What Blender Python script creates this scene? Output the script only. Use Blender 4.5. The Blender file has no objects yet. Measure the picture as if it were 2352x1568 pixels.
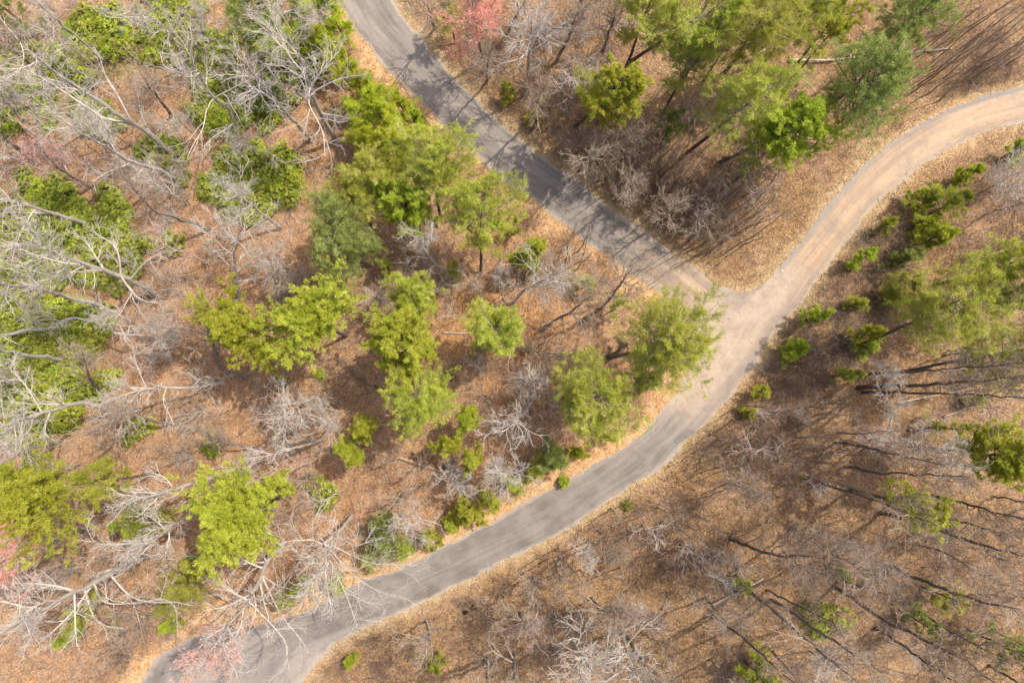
import bpy, math, zlib
import numpy as np

# ------------------------------------------------------------------ camera, sky, sun, exposure
scene = bpy.context.scene
H = 70.0                                   # drone height over the woods, metres
TILT = math.radians(5.3)                   # the gimbal is a little off straight down
SUN_EL, SUN_AZ = math.radians(58), math.radians(60)      # azimuth clockwise from +Y
cam_d = bpy.data.cameras.new('camera'); cam = bpy.data.objects.new('camera', cam_d)
scene.collection.objects.link(cam); scene.camera = cam
cam.location = (0, 0, H); cam.rotation_euler = (TILT, 0, 0)
cam_d.sensor_width = 36; cam_d.lens = 24; cam_d.clip_end = 3000; cam_d.clip_start = 0.5
world = bpy.data.worlds.new('World'); scene.world = world; world.use_nodes = True
wn = world.node_tree
sky = wn.nodes.new('ShaderNodeTexSky'); sky.sky_type = 'NISHITA'; sky.sun_disc = False
sky.sun_elevation = SUN_EL; sky.sun_rotation = SUN_AZ; sky.dust_density = 4.0; sky.ozone_density = 0.4
wn.links.new(sky.outputs[0], wn.nodes['Background'].inputs[0])
wn.nodes['Background'].inputs[1].default_value = 0.15
sun_d = bpy.data.lights.new('sun', 'SUN'); sun = bpy.data.objects.new('sun', sun_d)
scene.collection.objects.link(sun)
sun_d.energy = 3.0; sun_d.angle = math.radians(0.53); sun_d.color = (1.0, 0.945, 0.84)
sun.rotation_euler = (math.pi/2 - SUN_EL, 0, math.pi - SUN_AZ)
scene.view_settings.view_transform = 'Standard'; scene.view_settings.look = 'None'
scene.view_settings.exposure = 0.62; scene.view_settings.gamma = 1.0
scene.render.engine = 'CYCLES'
scene.cycles.max_bounces = 6; scene.cycles.diffuse_bounces = 4; scene.cycles.transmission_bounces = 3
scene.cycles.glossy_bounces = 2

# ------------------------------------------------------------------ helpers
C = scene.collection
CA, SA = math.cos(TILT), math.sin(TILT)
def D(t):                                  # reading of an enlarged ninth of the survey picture, or plain (x, y)
    if len(t) == 3:
        return ((t[0] % 3)*784 + t[1]/3.0, (t[0]//3)*522.67 + t[2]/3.0)
    return t
def W(p, h=0.0):                           # survey reading -> site coordinates at height h
    x, y = D(p)
    x = (x-1176)/1568.0; y = -(y-784)/1568.0
    s = (H-h)/(CA - y*SA)
    return np.array((x*s, (y*CA+SA)*s, h))
def nrm(v): return v/np.maximum(np.linalg.norm(v, axis=-1, keepdims=True), 1e-9)
def rng_of(s): return np.random.default_rng(zlib.crc32(s.encode()))
def resample(pts, n):                      # smooth curve through points, n samples
    p = np.asarray(pts, float)
    if len(p) == 2:
        f = np.linspace(0, 1, n)[:, None]; return p[0]*(1-f)+p[1]*f
    q = np.vstack([2*p[0]-p[1], p, 2*p[-1]-p[-2]])
    out = []
    for i in range(1, len(q)-2):
        t = np.linspace(0, 1, 12, endpoint=False)[:, None]
        a, b, c, d = q[i-1], q[i], q[i+1], q[i+2]
        out.append(0.5*((2*b)+(c-a)*t+(2*a-5*b+4*c-d)*t*t+(3*b-a-3*c+d)*t**3))
    out = np.vstack(out+[p[-1:]])
    s = np.r_[0, np.cumsum(np.linalg.norm(np.diff(out, axis=0), axis=1))]
    u = np.linspace(0, s[-1], n)
    return np.stack([np.interp(u, s, out[:, k]) for k in range(out.shape[1])], 1)

class MB:                                  # collects shapes, links them as one mesh object
    def __init__(self): self.v = []; self.f = []; self.m = []; self.a = []; self.c = []; self.n = 0
    def add(self, v, f, mi=0, var=None, col=None):
        v = np.asarray(v, np.float32).reshape(-1, 3); f = np.asarray(f, np.int64)
        self.v.append(v); self.f.append(f+self.n); self.m.append(np.full(len(f), mi, np.int32))
        self.a.append(np.zeros(len(v), np.float32) if var is None else np.asarray(var, np.float32))
        self.c.append(np.ones((len(v), 4), np.float32) if col is None else col)
        self.n += len(v)
    def tubes(self, P, R, s=3, mi=0, var=None):
        P = np.asarray(P, float); R = np.asarray(R, float)
        if P.ndim == 2: P = P[None]; R = R[None]
        N, K = P.shape[:2]
        if N == 0: return
        T = nrm(np.gradient(P, axis=1))
        ref = np.where(np.abs(T[:, :1, 2:3]) > 0.8, np.array([1., 0, 0]), np.array([0, 0, 1.]))
        U = nrm(np.cross(T, np.broadcast_to(ref, T.shape))); V = np.cross(T, U)
        a = np.arange(s)*2*math.pi/s
        ring = P[:, :, None]+R[:, :, None, None]*(np.cos(a)[:, None]*U[:, :, None]+np.sin(a)[:, None]*V[:, :, None])
        i = (np.arange(N)[:, None, None]*K+np.arange(K-1)[None, :, None])*s
        k = np.arange(s)[None, None]; k2 = (k+1) % s
        f = np.stack([i+k, i+k2, i+s+k2, i+s+k], -1).reshape(-1, 4)
        vv = None if var is None else np.repeat(var, K*s)
        self.add(ring.reshape(-1, 3), f, mi, vv)
    def build(self, name, mats, parent=None, smooth=True, off=None, var=False, col=False):
        me = bpy.data.meshes.new(name)
        v = np.concatenate(self.v)
        if off is not None: v = v-np.asarray(off, np.float32)
        me.vertices.add(len(v)); me.vertices.foreach_set('co', v.ravel())
        ls = np.concatenate([np.full(len(f), f.shape[1], np.int32) for f in self.f])
        lv = np.concatenate([f.ravel() for f in self.f]).astype(np.int32)
        me.loops.add(len(lv)); me.loops.foreach_set('vertex_index', lv)
        me.polygons.add(len(ls)); me.polygons.foreach_set('loop_start', np.r_[0, np.cumsum(ls)[:-1]].astype(np.int32))
        me.polygons.foreach_set('material_index', np.concatenate(self.m))
        me.polygons.foreach_set('use_smooth', np.full(len(ls), smooth))
        if var:
            at = me.attributes.new('var', 'FLOAT', 'POINT'); at.data.foreach_set('value', np.concatenate(self.a))
        if col:
            at = me.attributes.new('tint', 'FLOAT_COLOR', 'POINT'); at.data.foreach_set('color', np.concatenate(self.c).ravel())
        me.update(calc_edges=True)
        for m in (mats if isinstance(mats, (list, tuple)) else [mats]): me.materials.append(m)
        o = bpy.data.objects.new(name, me); C.objects.link(o)
        if parent is not None: o.parent = parent
        return o
def tag(o, label, cat, group=None):
    o['label'] = label; o['category'] = cat
    if group: o['group'] = group
    return o
def empty(name, loc, label, cat, group=None):
    o = bpy.data.objects.new(name, None); C.objects.link(o); o.location = loc
    o.empty_display_size = 0.3
    return tag(o, label, cat, group)
def copy_tree(o, loc, rot=(0, 0, 0), sc=(1, 1, 1), label=None, group=None):
    c = o.copy(); C.objects.link(c); c.location = loc; c.rotation_euler = rot; c.scale = sc
    if label: c['label'] = label
    if group: c['group'] = group
    for ch in o.children:
        k = ch.copy(); C.objects.link(k); k.parent = c
    return c

# ------------------------------------------------------------------ materials
def nmat(name):
    m = bpy.data.materials.new(name); m.use_nodes = True
    nt = m.node_tree; b = nt.nodes['Principled BSDF']
    b.inputs['Specular IOR Level'].default_value = 0.2
    return m, nt, b
def N_(nt, t, **kw):
    n = nt.nodes.new(t)
    for k, v in kw.items():
        if k.startswith('i_'): n.inputs[k[2:].replace('_', ' ')].default_value = v
        else: setattr(n, k, v)
    return n
def mixc(nt, f, a, b, blend='MIX'):
    n = nt.nodes.new('ShaderNodeMix'); n.data_type = 'RGBA'; n.blend_type = blend
    for s, v in ((n.inputs[0], f), (n.inputs[6], a), (n.inputs[7], b)):
        if hasattr(v, 'links'): nt.links.new(v, s)
        elif isinstance(v, tuple): s.default_value = (*v[:3], 1)
        else: s.default_value = v
    return n.outputs[2]
def mth(nt, op, a, b=0.0, c=0.0, clamp=False):
    n = nt.nodes.new('ShaderNodeMath'); n.operation = op; n.use_clamp = clamp
    for s, v in zip(n.inputs, (a, b, c)):
        if hasattr(v, 'links'): nt.links.new(v, s)
        else: s.default_value = v
    return n.outputs[0]
def sstep(nt, v, lo, hi):
    n = nt.nodes.new('ShaderNodeMapRange'); n.interpolation_type = 'SMOOTHSTEP'
    nt.links.new(v, n.inputs[0]); n.inputs[1].default_value = lo; n.inputs[2].default_value = hi
    return n.outputs[0]
def ramp(nt, v, stops):
    n = nt.nodes.new('ShaderNodeValToRGB'); nt.links.new(v, n.inputs[0])
    el = n.color_ramp.elements
    while len(el) < len(stops): el.new(0.5)
    for e, (p, c) in zip(el, stops): e.position = p; e.color = (*c, 1)
    return n.outputs[0]
def noise(nt, vec, scale, detail=3, rough=0.55):
    n = N_(nt, 'ShaderNodeTexNoise'); n.inputs['Scale'].default_value = scale
    n.inputs['Detail'].default_value = detail; n.inputs['Roughness'].default_value = rough
    if vec is not None: nt.links.new(vec, n.inputs['Vector'])
    return n.outputs[0]
def bump(nt, b, hsock, strength, dist):
    n = N_(nt, 'ShaderNodeBump'); n.inputs['Strength'].default_value = strength; n.inputs['Distance'].default_value = dist
    nt.links.new(hsock, n.inputs['Height']); nt.links.new(n.outputs[0], b.inputs['Normal'])

def bark(name, c1, c2, sc=3.0):
    m, nt, b = nmat(name); tc = N_(nt, 'ShaderNodeTexCoord')
    mp = N_(nt, 'ShaderNodeMapping'); mp.inputs['Scale'].default_value = (1, 1, 0.35); nt.links.new(tc.outputs['Object'], mp.inputs[0])
    n1 = noise(nt, mp.outputs[0], sc, 4, 0.65)
    f = sstep(nt, n1, 0.35, 0.65)
    n2 = noise(nt, mp.outputs[0], sc*6, 3)
    col = mixc(nt, f, c1, c2)
    col = mixc(nt, mth(nt, 'MULTIPLY', n2, 0.55), col, tuple(0.45*x for x in c1))
    nt.links.new(col, b.inputs['Base Color']); b.inputs['Roughness'].default_value = 0.9
    bump(nt, b, n2, 0.6, 0.03)
    return m
def leafmat(name, stops, trans=0.35, rough=0.55, tint=False):
    m, nt, b = nmat(name)
    at = N_(nt, 'ShaderNodeAttribute', attribute_name='tint' if tint else 'var')
    if tint: col = at.outputs['Color']
    else:
        col = ramp(nt, at.outputs['Fac'], stops)
        oi = N_(nt, 'ShaderNodeObjectInfo')                      # plants differ a little one from the other
        hs = N_(nt, 'ShaderNodeHueSaturation'); nt.links.new(col, hs.inputs['Color'])
        nt.links.new(mth(nt, 'MULTIPLY_ADD', oi.outputs['Random'], 0.022, 0.490 if name == 'red_buds' else 0.480), hs.inputs['Hue'])
        nt.links.new(mth(nt, 'MULTIPLY_ADD', oi.outputs['Random'], 0.25, 0.93), hs.inputs['Value'])
        col = hs.outputs[0]
    nt.links.new(col, b.inputs['Base Color']); b.inputs['Roughness'].default_value = rough
    if trans > 0:
        t = N_(nt, 'ShaderNodeBsdfTranslucent'); nt.links.new(col, t.inputs[0])
        mx = N_(nt, 'ShaderNodeMixShader'); mx.inputs[0].default_value = trans
        nt.links.new(b.outputs[0], mx.inputs[1]); nt.links.new(t.outputs[0], mx.inputs[2])
        nt.links.new(mx.outputs[0], nt.nodes['Material Output'].inputs[0])
    return m
M = {}
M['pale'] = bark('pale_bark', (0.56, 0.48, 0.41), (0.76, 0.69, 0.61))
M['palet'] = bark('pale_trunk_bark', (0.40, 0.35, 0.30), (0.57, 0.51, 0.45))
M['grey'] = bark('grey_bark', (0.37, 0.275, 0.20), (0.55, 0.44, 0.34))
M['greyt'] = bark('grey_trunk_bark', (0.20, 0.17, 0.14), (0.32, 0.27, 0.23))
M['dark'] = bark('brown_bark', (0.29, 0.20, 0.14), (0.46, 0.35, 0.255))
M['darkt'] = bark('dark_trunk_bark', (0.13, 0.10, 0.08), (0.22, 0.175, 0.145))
M['pine'] = bark('pine_bark', (0.10, 0.075, 0.06), (0.20, 0.15, 0.12))
M['brush'] = bark('brush_bark', (0.25, 0.165, 0.12), (0.42, 0.31, 0.235), 1.2)
M['pink'] = bark('pinkish_bark', (0.66, 0.48, 0.42), (0.78, 0.66, 0.60))
M['log'] = bark('bleached_log_bark', (0.52, 0.42, 0.31), (0.66, 0.57, 0.45))
M['logbrown'] = bark('rotten_log_bark', (0.36, 0.22, 0.13), (0.55, 0.42, 0.30))
M['char'] = bark('charred_bark', (0.015, 0.012, 0.01), (0.05, 0.04, 0.03))
M['bud'] = leafmat('red_buds', [(0, (0.76, 0.22, 0.14)), (1, (0.88, 0.48, 0.36))], 0.25)
M['soft'] = leafmat('pine_needles', [(0, (0.20, 0.24, 0.03)), (0.5, (0.41, 0.46, 0.05)), (1, (0.62, 0.62, 0.15))], 0.4)
M['clump'] = leafmat('yellow_green_needles', [(0, (0.25, 0.28, 0.025)), (0.5, (0.42, 0.46, 0.045)), (1, (0.60, 0.61, 0.11))], 0.4)
M['deep'] = leafmat('deep_green_needles', [(0, (0.13, 0.18, 0.035)), (0.5, (0.27, 0.33, 0.07)), (1, (0.46, 0.49, 0.17))], 0.38)
M['bright'] = leafmat('fresh_green_needles', [(0, (0.25, 0.33, 0.03)), (0.5, (0.40, 0.50, 0.045)), (1, (0.57, 0.62, 0.10))], 0.42)
M['fresh'] = leafmat('roadside_needles', [(0, (0.22, 0.28, 0.015)), (0.5, (0.44, 0.53, 0.035)), (1, (0.62, 0.66, 0.09))], 0.42)
M['laurel'] = leafmat('laurel_leaves', [(0, (0.13, 0.19, 0.012)), (0.5, (0.32, 0.40, 0.03)), (1, (0.58, 0.60, 0.14))], 0.3, 0.45)
M['litter'] = leafmat('dead_leaves', None, 0.15, 0.85, tint=True)
# ------------------------------------------------------------------ roads
def world_line(pts): return np.array([W(p)[:2] for p in pts])
A_left = [(2700, 118), (2520, 150), (2, 2352, 590), (2, 2150, 640), (2, 1950, 705), (2, 1750, 785), (2, 1600, 872), (2, 1420, 990), (2, 1300, 1090),
          (2, 1150, 1245), (2, 1030, 1390), (2, 890, 1560), (5, 850, 50), (5, 760, 160), (5, 650, 280), (5, 560, 385), (5, 430, 520), (5, 330, 650),
          (5, 250, 800), (5, 150, 930), (5, 60, 1030), (5, 0, 1105), (4, 2250, 1195), (4, 2150, 1320), (4, 2050, 1425), (4, 1950, 1500), (4, 1850, 1565),
          (7, 1700, 80), (7, 1560, 175), (7, 1400, 250), (7, 1260, 330), (7, 1100, 430), (7, 900, 530), (7, 780, 590), (7, 650, 645), (7, 560, 700),
          (7, 430, 755), (7, 350, 805), (7, 200, 845), (7, 0, 920), (6, 2150, 1050), (6, 1950, 1120), (6, 1750, 1165), (6, 1550, 1205), (6, 1330, 1250),
          (6, 1160, 1335), (6, 1050, 1420), (6, 990, 1500), (6, 940, 1590), (6, 880, 1760), (6, 860, 2000)]
A_right = [(2700, 205), (2520, 232), (2, 2352, 830), (2, 2150, 890), (2, 1950, 962), (2, 1700, 1105), (2, 1500, 1258), (2, 1300, 1440), (2, 1210, 1567),
           (5, 1100, 130), (5, 1000, 260), (5, 900, 390), (5, 830, 500), (5, 760, 585), (5, 680, 655), (5, 620, 745), (5, 585, 815), (5, 540, 880),
           (5, 500, 930), (5, 400, 1050), (5, 320, 1160), (5, 220, 1280), (5, 110, 1400), (5, 0, 1490), (7, 2290, 0), (7, 2200, 85), (7, 2100, 155),
           (7, 1950, 245), (7, 1800, 350), (7, 1650, 452), (7, 1500, 548), (7, 1300, 640), (7, 1130, 722), (7, 950, 820), (7, 750, 920), (7, 550, 1012),
           (7, 400, 1085), (7, 250, 1150), (7, 100, 1222), (7, 0, 1275), (6, 2250, 1360), (6, 2160, 1440), (6, 2100, 1520), (6, 2075, 1620), (6, 2070, 1760), (6, 2080, 2000)]
B_left = [(700, -160), (1, -90, -90), (1, -5, 50), (1, 90, 205), (1, 200, 335), (1, 290, 440), (1, 400, 570), (1, 540, 700), (1, 680, 850), (1, 800, 970),
          (1, 930, 1072), (1, 1070, 1190), (1, 1200, 1290), (1, 1330, 1392), (1, 1560, 1567), (4, 1700, 100), (4, 1850, 220), (4, 2000, 330),
          (4, 2170, 435), (1548, 702), (1580, 745), (1590, 800), (1578, 850), (1560, 885), (1580, 905)]
B_right = [(800, -170), (1, 270, -130), (1, 350, 0), (1, 430, 130), (1, 560, 280), (1, 680, 420), (1, 800, 560), (1, 900, 660), (1, 1000, 760), (1, 1150, 900),
           (1, 1300, 1020), (1, 1480, 1150), (1, 1640, 1250), (1, 1800, 1390), (1, 1940, 1490), (1, 2050, 1560), (4, 2240, 140), (5, 0, 222), (5, 100, 290),
           (5, 200, 370), (5, 290, 420), (5, 420, 440), (5, 500, 420), (5, 560, 380), (5, 620, 380), (5, 640, 480)]
rr = np.random.default_rng(5)
def edge(pts, n):
    e = resample(world_line(pts), n)
    t = nrm(np.gradient(e, axis=0)); nn = np.stack([-t[:, 1], t[:, 0]], 1)
    k = rr.normal(0, 1, n); w = np.convolve(rr.normal(0, 1, n+8), np.ones(9)/3, 'valid')
    return e, e+nn*(0.05*k+0.10*w)[:, None]
NA, NB, NX = 520, 300, 15
sA, sB = [list(zip(edge(p, n), edge(q, n))) for p, q, n in ((A_left, A_right, NA), (B_left, B_right, NB))]
eA, eB = sA[1], sB[1]                      # ragged pavement edges; sA and sB are the smooth ones
def poly_in(poly, x, y):
    ins = np.zeros(x.shape, bool); j = len(poly)-1
    for i in range(len(poly)):
        xi, yi = poly[i]; xj, yj = poly[j]
        if yi != yj:
            c = ((yi > y) != (yj > y)) & (x < (xj-xi)*(y-yi)/(yj-yi)+xi); ins ^= c
        j = i
    return ins
polyA = np.vstack([eA[0][::2], eA[1][::-2]]); polyB = np.vstack([eB[0][::2], eB[1][::-2]])
# raster of distance to the roads, 0.3 m cells
RX0, RY0, RC = -75.0, -55.0, 0.3
rx = np.arange(RX0, 75, RC); ry = np.arange(RY0, 66, RC)
GX, GY = np.meshgrid(rx, ry)
inA = poly_in(polyA, GX, GY); inB = poly_in(polyB, GX, GY)
def dist_to(line):
    best = np.full(GX.shape, 1e9, np.float32)
    for i in range(0, len(line), 2):
        np.minimum(best, ((GX-line[i, 0])**2+(GY-line[i, 1])**2).astype(np.float32), out=best)
    return np.sqrt(best)
dAL, dAR, dBL, dBR = dist_to(eA[0]), dist_to(eA[1]), dist_to(eB[0]), dist_to(eB[1])
ROAD = inA | inB
DIST = np.minimum(np.minimum(dAL, dAR), np.minimum(dBL, dBR)); DIST = np.where(ROAD, -DIST, DIST)
west_poly = np.vstack([[(-500, 500)], eB[0][:-2], eA[0][(np.abs(eA[0]-eB[0][-3]).sum(1)).argmin():], [(-500, -500)]])
WEST = poly_in(west_poly[::2], GX, GY)
def lut(R, x, y):
    i = np.clip(((np.asarray(x)-RX0)/RC).astype(int), 0, len(rx)-1); j = np.clip(((np.asarray(y)-RY0)/RC).astype(int), 0, len(ry)-1)
    return R[j, i]
def blurred(R, n):
    R = R.astype(np.float32); k = np.ones(n)/n
    R = np.apply_along_axis(lambda a: np.convolve(np.pad(a, n//2, 'edge'), k, 'valid'), 0, R)
    return np.apply_along_axis(lambda a: np.convolve(np.pad(a, n//2, 'edge'), k, 'valid'), 1, R)
WESTS = blurred(WEST, 9)
def wave(x, y, s, k):
    g = np.random.default_rng(k); z = 0
    for i in range(6):
        a = g.uniform(0, 6.28); f = g.uniform(.6, 1.7)/s
        z = z+np.sin((x*math.cos(a)+y*math.sin(a))*f+g.uniform(0, 6.28))
    return z/3.0
def ground_z(x, y):
    d = lut(DIST, x, y); w = np.clip((d-1.2)/5, 0, 1); w = w*w*(3-2*w)
    return w*(0.55*wave(x, y, 7, 1)+0.16*wave(x, y, 1.8, 2)+0.3)
def ribbon(name, e, e0, nx, z, mat, dirt, camber):
    L, Rr = e0; n = len(L); f = np.linspace(0, 1, nx)
    P = L[:, None]*(1-f[:, None])+Rr[:, None]*f[:, None]
    P[:, 0] = e[0]; P[:, -1] = e[1]
    crown = camber*(1-(2*f-1)**2)
    V = np.concatenate([P, np.broadcast_to((z+crown)[None, :, None], (n, nx, 1))], -1)
    lip = V[:, [0, -1]].copy(); lip[:, :, 2] = -0.12
    V = np.concatenate([lip[:, :1], V, lip[:, 1:]], 1); nx2 = nx+2
    i = np.arange(n-1)[:, None]*nx2+np.arange(nx2-1)[None]
    F = np.stack([i, i+nx2, i+nx2+1, i+1], -1).reshape(-1, 4)
    b = MB(); b.add(V.reshape(-1, 3), F)
    mid = (L+Rr)/2; u = np.r_[0, np.cumsum(np.linalg.norm(np.diff(mid, axis=0), axis=1))]
    o = b.build(name, mat, smooth=False); me = o.data
    ff = np.r_[0, f, 1]
    co = V.reshape(-1, 3)
    uv = np.stack([np.repeat(u, nx2), np.tile(ff, n)], 1).astype(np.float32)
    a = me.attributes.new('along', 'FLOAT', 'POINT'); a.data.foreach_set('value', uv[:, 0].copy())
    a = me.attributes.new('across', 'FLOAT', 'POINT'); a.data.foreach_set('value', uv[:, 1].copy())
    a = me.attributes.new('dirt', 'FLOAT', 'POINT'); a.data.foreach_set('value', dirt(co).astype(np.float32))
    a = me.attributes.new('open', 'FLOAT', 'POINT'); a.data.foreach_set('value', open_edge(co).astype(np.float32))
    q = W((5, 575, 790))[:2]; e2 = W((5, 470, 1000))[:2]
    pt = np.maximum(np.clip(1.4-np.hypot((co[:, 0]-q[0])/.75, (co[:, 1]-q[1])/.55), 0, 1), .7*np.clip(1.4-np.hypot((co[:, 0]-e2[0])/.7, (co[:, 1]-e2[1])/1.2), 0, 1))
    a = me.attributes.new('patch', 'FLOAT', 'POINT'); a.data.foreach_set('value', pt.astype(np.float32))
    a = me.attributes.new('blend', 'FLOAT', 'POINT'); a.data.foreach_set('value', open_edge(co, 2.2, 3.5).astype(np.float32))
    o['kind'] = 'structure'; return o
J = W((5, 330, 560))[:2]
def near_mouth(c): return np.clip(1-(np.hypot(c[:, 0]-J[0]+2, c[:, 1]-J[1]-1)-3)/12, 0, 1)*.72
def dirt_main(c):
    s = (c[:, 0]-J[0])*0.66+(c[:, 1]-J[1])*0.75            # metres past the fork towards the right-hand road
    return np.maximum(np.clip((s+12)/17, 0, 1), near_mouth(c))*0.95+0.04
def dirt_side(c): return near_mouth(c)*0.95+0.04
M0, M1 = W((5, 560, 385))[:2], W((5, 60, 1030))[:2]
def open_edge(c, a=1.2, w=1.5):                              # no pavement edge where the side road opens into the other
    t = np.clip(((c[:, :2]-M0)@(M1-M0))/((M1-M0)@(M1-M0)), 0, 1)
    d = np.linalg.norm(c[:, :2]-(M0+t[:, None]*(M1-M0)), axis=1); return np.clip(1-(d-a)/w, 0, 1)
def roadmat():
    m, nt, b = nmat('worn_asphalt')
    al = N_(nt, 'ShaderNodeAttribute', attribute_name='along').outputs['Fac']
    ac = N_(nt, 'ShaderNodeAttribute', attribute_name='across').outputs['Fac']
    dt = N_(nt, 'ShaderNodeAttribute', attribute_name='dirt').outputs['Fac']
    geo = N_(nt, 'ShaderNodeNewGeometry').outputs['Position']
    cv = N_(nt, 'ShaderNodeCombineXYZ')
    nt.links.new(mth(nt, 'MULTIPLY', al, 0.05), cv.inputs[0]); nt.links.new(mth(nt, 'MULTIPLY', ac, 5.0), cv.inputs[1])
    wob = noise(nt, geo, 0.25, 2)
    nt.links.new(wob, cv.inputs[2])
    streak = noise(nt, cv.outputs[0], 1.0, 4, 0.6)
    cv2 = N_(nt, 'ShaderNodeCombineXYZ')
    nt.links.new(mth(nt, 'MULTIPLY', al, 0.07), cv2.inputs[0]); nt.links.new(mth(nt, 'MULTIPLY', ac, 16.0), cv2.inputs[1]); nt.links.new(wob, cv2.inputs[2])
    fine = noise(nt, cv2.outputs[0], 1.0, 3, 0.6)
    blotch = noise(nt, geo, 0.35, 5, 0.6)
    grain = noise(nt, geo, 9.0, 4, 0.75)
    # wheel paths: two per lane
    wp = mth(nt, 'COSINE', mth(nt, 'MULTIPLY', mth(nt, 'SUBTRACT', ac, 0.5), 4*math.pi*2))
    tar = mixc(nt, sstep(nt, blotch, 0.3, 0.7), (0.148, 0.124, 0.106), (0.25, 0.215, 0.188))
    tar = mixc(nt, sstep(nt, streak, 0.38, 0.66), tar, (0.295, 0.252, 0.218))
    tar = mixc(nt, mth(nt, 'MULTIPLY', sstep(nt, fine, 0.45, 0.8), 0.4), tar, (0.15, 0.13, 0.115))
    soil = mixc(nt, sstep(nt, streak, 0.35, 0.68), (0.36, 0.25, 0.165), (0.53, 0.365, 0.235))
    soil = mixc(nt, mth(nt, 'MULTIPLY', sstep(nt, fine, 0.5, 0.75), 0.65), soil, (0.54, 0.43, 0.33))
    soil = mixc(nt, mth(nt, 'MULTIPLY', sstep(nt, blotch, 0.45, 0.75), 0.7), soil, (0.29, 0.225, 0.175))
    k = mth(nt, 'ADD', mth(nt, 'MULTIPLY', dt, 1.5), mth(nt, 'MULTIPLY', mth(nt, 'SUBTRACT', streak, 0.62), 1.6))
    k = mth(nt, 'MULTIPLY', sstep(nt, k, 0.0, 0.9), 0.92)
    ed0 = mth(nt, 'ABSOLUTE', mth(nt, 'SUBTRACT', ac, 0.5))
    k = mth(nt, 'MULTIPLY', k, mth(nt, 'SUBTRACT', 1.0, mth(nt, 'MULTIPLY', sstep(nt, mth(nt, 'ADD', ed0, mth(nt, 'MULTIPLY', mth(nt, 'SUBTRACT', blotch, 0.5), 0.6)), 0.2, 0.52), 0.55)))
    col = mixc(nt, k, tar, soil)
    turn = mixc(nt, sstep(nt, noise(nt, geo, 0.7, 5, 0.65), 0.3, 0.7), (0.36, 0.275, 0.21), (0.47, 0.36, 0.27))
    turn = mixc(nt, mth(nt, 'MULTIPLY', sstep(nt, mth(nt, 'ADD', ac, mth(nt, 'MULTIPLY', mth(nt, 'SUBTRACT', noise(nt, geo, 0.5, 4), 0.5), 0.5)), 0.55, 0.98), 0.7), turn, (0.21, 0.175, 0.15))
    turn = mixc(nt, mth(nt, 'MULTIPLY', sstep(nt, fine, 0.45, 0.75), 0.3), turn, (0.52, 0.42, 0.33))
    col = mixc(nt, mth(nt, 'MULTIPLY', sstep(nt, N_(nt, 'ShaderNodeAttribute', attribute_name='blend').outputs['Fac'], 0.0, 1.0), 0.97), col, turn)
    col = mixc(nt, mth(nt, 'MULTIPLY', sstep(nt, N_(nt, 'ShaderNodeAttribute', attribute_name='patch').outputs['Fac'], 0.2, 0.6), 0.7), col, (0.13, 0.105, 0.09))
    # pale dust and blown leaves along both edges
    op = mth(nt, 'SUBTRACT', 1.0, N_(nt, 'ShaderNodeAttribute', attribute_name='open').outputs['Fac'])
    ed = mth(nt, 'ABSOLUTE', mth(nt, 'SUBTRACT', ac, 0.5))
    e2 = mth(nt, 'ADD', ed, mth(nt, 'MULTIPLY', mth(nt, 'SUBTRACT', noise(nt, geo, 0.9, 4, 0.65), 0.5), 0.16))
    col = mixc(nt, mth(nt, 'MULTIPLY', mth(nt, 'MULTIPLY', sstep(nt, e2, 0.42, 0.49), 0.7), op), col, (0.42, 0.35, 0.28))
    # dark weathered crust on the uphill edge of the washed road
    cr = mth(nt, 'MULTIPLY', sstep(nt, mth(nt, 'ADD', mth(nt, 'SUBTRACT', 0.16, ac), mth(nt, 'MULTIPLY', mth(nt, 'SUBTRACT', noise(nt, geo, 0.5, 3), 0.5), 0.22)), 0.0, 0.07), sstep(nt, dt, 0.3, 0.8))
    col = mixc(nt, mth(nt, 'MULTIPLY', mth(nt, 'MULTIPLY', cr, 0.7), op), col, (0.26, 0.235, 0.215))
    mot = noise(nt, geo, 1.6, 5, 0.7)
    col = mixc(nt, mth(nt, 'MULTIPLY', sstep(nt, mot, 0.5, 0.75), 0.32), col, (0.11, 0.095, 0.083))
    jn = mth(nt, 'SUBTRACT', 1.0, sstep(nt, mth(nt, 'ABSOLUTE', mth(nt, 'ADD', mth(nt, 'SUBTRACT', ac, 0.49), mth(nt, 'MULTIPLY', mth(nt, 'SUBTRACT', noise(nt, geo, 0.6, 3), 0.5), 0.03))), 0.0, 0.012))
    col = mixc(nt, mth(nt, 'MULTIPLY', mth(nt, 'MULTIPLY', jn, mth(nt, 'SUBTRACT', 1.0, dt)), 0.3), col, (0.11, 0.10, 0.09))
    # cracks and sealed joints
    vo = N_(nt, 'ShaderNodeTexVoronoi', feature='DISTANCE_TO_EDGE'); vo.inputs['Scale'].default_value = 0.5
    wv = N_(nt, 'ShaderNodeVectorMath', operation='ADD'); nt.links.new(geo, wv.inputs[0])
    nn = N_(nt, 'ShaderNodeTexNoise'); nn.inputs['Scale'].default_value = 0.8; nn.inputs['Detail'].default_value = 4; nt.links.new(nn.outputs['Color'], wv.inputs[1])
    nt.links.new(wv.outputs[0], vo.inputs['Vector'])
    crack = mth(nt, 'SUBTRACT', 1.0, sstep(nt, vo.outputs['Distance'], 0.0, 0.012))
    col = mixc(nt, mth(nt, 'MULTIPLY', crack, 0.16), col, (0.10, 0.09, 0.08))
    col = mixc(nt, mth(nt, 'MULTIPLY', sstep(nt, grain, 0.4, 0.75), 0.28), col, (0.14, 0.13, 0.12))
    nt.links.new(col, b.inputs['Base Color']); b.inputs['Roughness'].default_value = 0.95
    bump(nt, b, grain, 0.35, 0.02)
    return m
RM = roadmat()
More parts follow.
